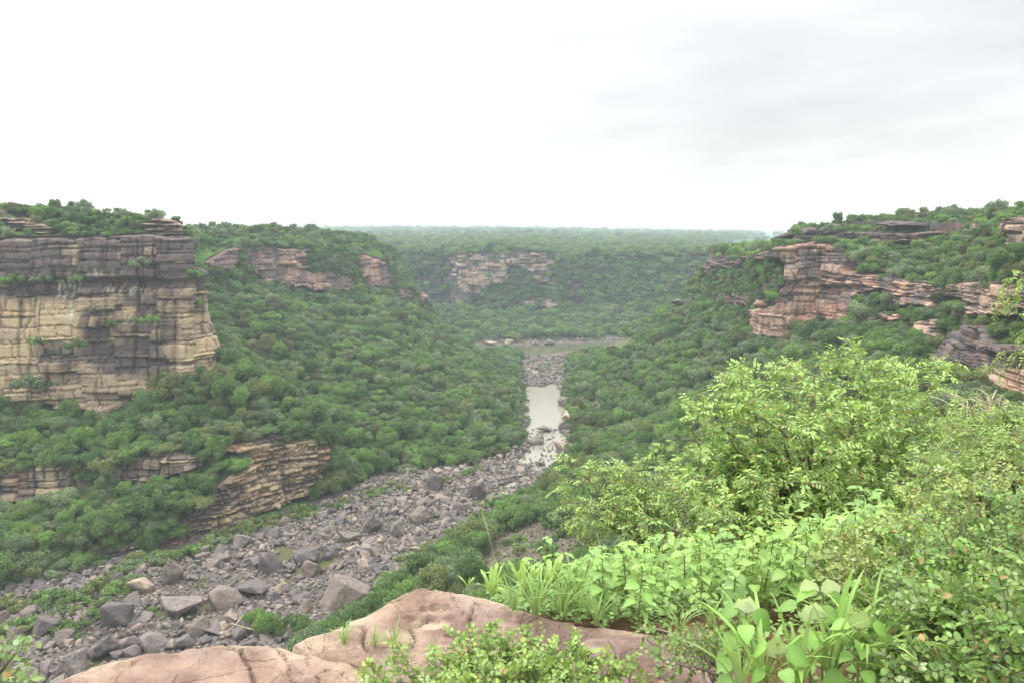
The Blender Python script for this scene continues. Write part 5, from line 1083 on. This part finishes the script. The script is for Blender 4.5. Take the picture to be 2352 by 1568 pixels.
for rn, L_ in rows.items():
    for n_, (x, y, px, py) in enumerate(sorted(L_, key=lambda q: q[2])):
        k = rh.randint(7); f = foot(x, y); edgef = .75 + .45 * min(1, max(0, (px - 1150) / 350)); s_ = edgef * rh.uniform(.58, 1.22) * (1.0 if px < 1900 else 1.15)
        e = bpy.data.objects.new('herb', None); SC.collection.objects.link(e); e.location = f; e.scale = (s_, s_, s_); e.rotation_euler = (rh.uniform(-.28, .28), rh.uniform(-.28, .28), rh.uniform(0, 6.28))
        link('stem', HB[k][0], e); link('leaves', HB[k][1], e)
        tag(e, f'light green heart-leaved herb, {nth(n_ + 1)} from the left in the {rn} rows of the patch', 'herb', 'heart-leaved herbs on the ledge')
# the big-leaved plants at the bottom right
BIGL = [(1690, 1600, 2.25, 1405, 'slim big-leaved plant with a pale upturned top leaf over the red soil'), (1840, 1620, 2.15, 1420, 'tall big-leaved plant showing a pale leaf underside in the centre of its clump'),
        (1900, 1590, 2.3, 1360, 'big-leaved plant standing highest in its clump with two white-backed leaves'), (1960, 1640, 2.05, 1440, 'big-leaved plant with broad drooping round leaves at the bottom right'), (1790, 1680, 2.0, 1500, 'short big-leaved plant at the very bottom edge'), (2000, 1600, 2.25, 1480, 'right-hand big-leaved plant leaning into the dense corner bush')]
for q, (px, py, Y, ty_, lb) in enumerate(BIGL):
    b = PY(px, py, Y); b[2] = min(b[2], 98.3); tp = PY(px, ty_, Y); h = tp[2] - b[2]; r = np.random.RandomState(2100 + q); LV = Leaves()
    P = limb(b, tp + np.array([r.uniform(-.05, .05), 0, 0]), .02, .02, 10); tub = [(P, np.linspace(.006, .003, 10), 6)]
    for k in range(12):
        t = .12 + .86 * k / 11; p, d = at_t(P, min(t, .99))
        for s_ in (0, 1):
            a = k * 1.4 + s_ * 3.14 + r.uniform(-.4, .4); hd = np.array([math.cos(a), math.sin(a), 0]); sz_ = .064 * r.uniform(.7, 1.25); pl = .05 * r.uniform(.5, 1.2); bb = p + hd * pl + np.array([0, 0, .6 * pl])
            tub.append((np.array([p, (p + bb) / 2 + [0, 0, .004], bb]), [.0022, .0018, .0015], 5)); LV.add(L_HEART, bb, hd + [0, 0, r.uniform(-.9, -.1)], np.array([0, -.35, 1]) + r.randn(3) * .2, sz_, np.array([.18, .34, .07]) * r.uniform(.8, 1.2))
    for k in range(2 if q in (0, 1, 2) else 1):
        LV.add(L_HEART, P[-1] + np.array([(k - .5) * .07 * (q == 2), 0, -.01]), [r.uniform(-.5, .3), .1, 1.0], [.2, 1.0, .2], .070, (.80, .88, .66) if q < 3 else (.3, .45, .14))  # pale undersides, lifted further to put shine-through light into their colour
    plant('herb', lb, 'herb', b, tub, LV, M_STEM)
# grasses, strap-leaved plants, seed stalks
def tuft_mesh(seed, n, h, w, col, spread=.6, bend=.8, T=None):
    r = np.random.RandomState(seed); V, Fc, C, o = [], [], [], 0
    for i in range(n):
        a = r.rand() * 6.28; d = np.array([math.cos(a), math.sin(a), 0]); sd_ = np.array([-d[1], d[0], 0]); hh = h * r.uniform(.5, 1.1); sp_ = spread * r.uniform(.2, 1.2); t = np.linspace(0, 1, 8)
        P = d * (.01 + (sp_ * hh) * t[:, None] ** 1.6) + np.array([0, 0, 1]) * (hh * (t - bend * .5 * sp_ * t ** 2.4))[:, None]; ww = w * r.uniform(.7, 1.2) * (T(t) if T is not None else np.sin(np.clip(t * .9 + .12, 0, 1) * math.pi) ** .6)
        for k in range(8): V += [P[k] - sd_ * ww[k] + [0, 0, ww[k] * .4], P[k], P[k] + sd_ * ww[k] + [0, 0, ww[k] * .4]]
        for k in range(7): q = o + 3 * k; Fc += [(q, q + 3, q + 4, q + 1), (q + 1, q + 4, q + 5, q + 2)]
        cc_ = np.array(col) * r.uniform(.8, 1.2); C += [cc_] * 24; o += 24
    return mkmesh('tuft', np.array(V), np.array(Fc), [M_LEAF], np.array(C))
GT = [tuft_mesh(2200 + i, 16 + 4 * (i % 3), .24, .0042, (.22, .36, .10), .7, .9) for i in range(5)]
STR = [tuft_mesh(2230 + i, 11, .17, .0135, (.34, .50, .14), .75, .45, T=lambda t: np.clip(.55 + .5 * t, 0, 1) * np.sqrt(np.clip((1.001 - t) * 7, 0, 1))) for i in range(3)]
BGR = [tuft_mesh(2250 + i, 15, .42, .0085, (.23, .39, .09), .8, 1.0) for i in range(3)]
def put(me, name, label, cat, px, py, z=None, s_=1.0, group=None, Y=None):
    p = PZ(px, py, z) if Y is None else PY(px, py, Y); o = link(name, me); o.location = p; o.scale = (s_,) * 3; o.rotation_euler = (0, 0, rh.uniform(0, 6.28)); tag(o, label, cat, group); return o
for (px, py, s_, k, lb) in ((1130, 1368, 1.0, 0, 'fleshy strap-leaved plant at the far left end of the herb patch'), (1205, 1362, 1.15, 1, 'fleshy strap-leaved plant in the middle of three by the rock'), (1262, 1350, 1.1, 2, 'fleshy strap-leaved plant touching the heart-leaved herbs'), (1075, 1350, .45, 0, 'tiny strap-leaved rosette peeping over the crest of the brown slab')):
    put(STR[k], 'strap_plant', lb, 'plant', px, py, 98.17, s_, 'strap-leaved plants on the rock crest')
gspots = [(790, 1480, .55), (905, 1494, .7), (860, 1490, .5), (1180, 1402, .9), (1230, 1412, 1.1), (1290, 1418, 1.0), (1330, 1415, 1.0), (1370, 1435, .9), (1240, 1385, 1.1), (1310, 1395, 1.1), (1650, 1470, .8), (1700, 1460, .7), (1740, 1490, .8), (1600, 1500, .7), (1560, 1452, .7), (1760, 1400, 1.1), (1830, 1380, 1.1), (1900, 1330, 1.2), (1950, 1290, 1.2), (1880, 1300, 1.2), (1800, 1340, 1.2), (1700, 1350, 1.1), (1990, 1250, 1.3), (1630, 1440, .8), (1685, 1515, .6), (1720, 1530, .7)]
for n_, (px, py, s_) in enumerate(sorted(gspots)):
    put(GT[n_ % 5], 'grass_tuft', f'thin green grass tuft, {nth(n_ + 1)} from the left along the near ledge', 'grass tuft', px, py, 98.25, s_, 'grass tufts on the near ledge')
for n_, (px, py, s_) in enumerate(((1750, 1585, 1.0), (1830, 1600, 1.1), (1905, 1560, 1.1), (1985, 1540, 1.0), (1700, 1600, .8))):
    put(BGR[n_ % 3], 'broad_grass', ['broad grass blades arching left of the tall big-leaved plant', 'broad grass blades at the foot of the tall big-leaved plant', 'broad grass blades between the big-leaved plants and the corner bush', 'broad grass blades rising in front of the corner bush', 'short broad grass blades at the bottom edge beside the rock shelf'][n_], 'grass', px, py, None, s_ * .8, 'broad-bladed grass clumps', Y=2.1)
# small leafy ground cover between the herbs and in the gaps
LV = Leaves(); n = 46000; x = rh.uniform(-1, 9.5, n); y = rh.uniform(-2.5, 9.5, n); z = zg(x, y); px, py, _ = proj(np.stack([x, y, z], 1)); keepm = (inpoly(px, py, [(1140, 1400), (1330, 1440), (1520, 1460), (1600, 1430), (1740, 1425), (1800, 1450), (1760, 1520), (2000, 1500), (2400, 1500), (2500, 1050), (2100, 1050), (1500, 1150), (1250, 1330)]) | ((x > 1.15) & (y < 3.2)) | (x > 2.2)) & ((fbm(x * 2.2, y * 2.2, 0, 77, 3) > -.75) & ~inpoly(px, py, [(1560, 1446), (1700, 1440), (1750, 1470), (1730, 1512), (1600, 1490)]))
x, y, z = x[keepm], y[keepm], z[keepm]; n = len(x); a = rh.rand(n, 6) * 6.28
for k in range(6): LV.add(L_ROUND, np.stack([x + .02 * np.cos(a[:, k]), y + .02 * np.sin(a[:, k]), z + rh.uniform(-.01, .10, n)], 1), np.stack([np.cos(a[:, k]), np.sin(a[:, k]), rh.uniform(-.2, .7, n)], 1), np.array([0, 0, 1]) + rh.randn(n, 3) * .3, rh.uniform(.018, .038, n), np.array([.20, .33, .10]) * rh.uniform(.7, 1.2, (n, 1)))
tag(link('ground_cover', LV.mesh('ground_cover')), kind='stuff')
# dry straw grass at the right edge
def straw(label, base, n, h, seed, group=None, lean=(-.22, 0)):
    r = np.random.RandomState(seed); tub = []
    for i in range(n):
        b = base + np.array([r.randn() * .12, r.randn() * .12, 0]); hh = h * r.uniform(.6, 1.1); t = np.linspace(0, 1, 10)[:, None]; d = np.array([lean[0] + r.randn() * .28, lean[1] + r.randn() * .2, 0])
        P = b + np.array([0, 0, hh]) * (t - .25 * t ** 3) + d * hh * t ** 2.2; tub.append((P, np.concatenate([np.full(6, .0022), [.0028, .0042, .0040, .0012]]), 4))
    V, Fc = tubes(tub); o = link('dry_grass', mkmesh('dry_grass', V - base, Fc, [M_STRAW]), loc=base); tag(o, label, 'grass', group)
straw('clump of pale dry arching grass stalks at the right edge beside the shrub', PY(2265, 1000, 6.2), 60, .50, 61)
straw('thinner dry grass stalks bending out at the extreme right edge', PY(2400, 1010, 6.2), 25, .40, 62)
def stalk(label, pts_, r0=.0013, heads=True):
    P = np.array([PY(*q) for q in pts_]); t = np.linspace(0, 1, 16); k = np.linspace(0, 1, len(P)); Q = np.stack([np.interp(t, k, P[:, i]) for i in range(3)], 1)
    rr_ = np.where(t > .55, r0 * (1.2 + .5 * (np.arange(16) % 2)), r0 * .8); rr_[-1] = .0006; V, Fc = tubes([(Q, rr_, 5)]); o = link('grass_stalk', mkmesh('grass_stalk', V, Fc, [M_STRAW])); tag(o, label, 'grass stalk')
stalk('single tall pale grass stalk rising above the strap-leaved plants', [(1138, 1290, 3.9), (1128, 1250, 3.9), (1118, 1210, 3.9), (1107, 1172, 3.9)])
stalk('thin dry stalk leaning behind the crest of the left slab', [(520, 1450, 3.2), (540, 1435, 3.2), (560, 1410, 3.2)], .0014)
stalk('short dry twig standing on the crest of the left slab', [(508, 1448, 3.15), (530, 1430, 3.15), (585, 1446, 3.2)], .0014)
stalk('twin straw stalk in the middle of the herb patch', [(1345 + 40, 1275, 3.4), (1378, 1250, 3.4), (1370, 1222, 3.4)], .0014)
# yellow flowers above the herbs
for n_, (px, py, Y) in enumerate(((1640, 1222, 4.6), (1672, 1216, 4.7), (1700, 1228, 4.6), (1716, 1240, 4.5), (1735, 1222, 4.7), (1752, 1236, 4.6))):
    LV = Leaves(); c = PY(px, py, Y); a = np.arange(5) * 1.2566; LV.add(L_ROUND, np.repeat(c[None], 5, 0), np.stack([np.cos(a), np.sin(a), .5 + 0 * a], 1), np.tile([0, 0, 1.], (5, 1)), .012, (.55, .42, .03))
    b = c - np.array([0, 0, .30]); plant('flower', f'small yellow flower on a thin stalk, {nth(n_ + 1)} from the left above the herbs', 'flower', b, [(np.array([b, (b + c) / 2 + [.005, 0, 0], c]), [.0015, .0012, .001], 4)], LV, M_STEM, 'yellow flowers above the herbs', lname='petals')

# ---------------------------------------------------------------- the air
hz_ = bpy.data.meshes.new('haze'); x0, x1, y0, y1, z0, z1 = -4200, 4200, -420, 6300, -8, 190
v = [(x0,y0,z0),(x1,y0,z0),(x1,y1,z0),(x0,y1,z0),(x0,y0,z1),(x1,y0,z1),(x1,y1,z1),(x0,y1,z1)]
me = mkmesh('haze', v, np.array([[0,3,2,1],[4,5,6,7],[0,1,5,4],[1,2,6,5],[2,3,7,6],[3,0,4,7]]))
m, N, L = material('haze_air'); o_ = N('ShaderNodeOutputMaterial'); pv = N('ShaderNodeVolumePrincipled')
pv.inputs['Color'].default_value = (.70, .82, .93, 1); pv.inputs['Density'].default_value = .00022; pv.inputs['Anisotropy'].default_value = .2; L(pv.outputs[0], o_.inputs['Volume'])
me.materials.append(m); hz = link('haze', me); tag(hz, kind='stuff')
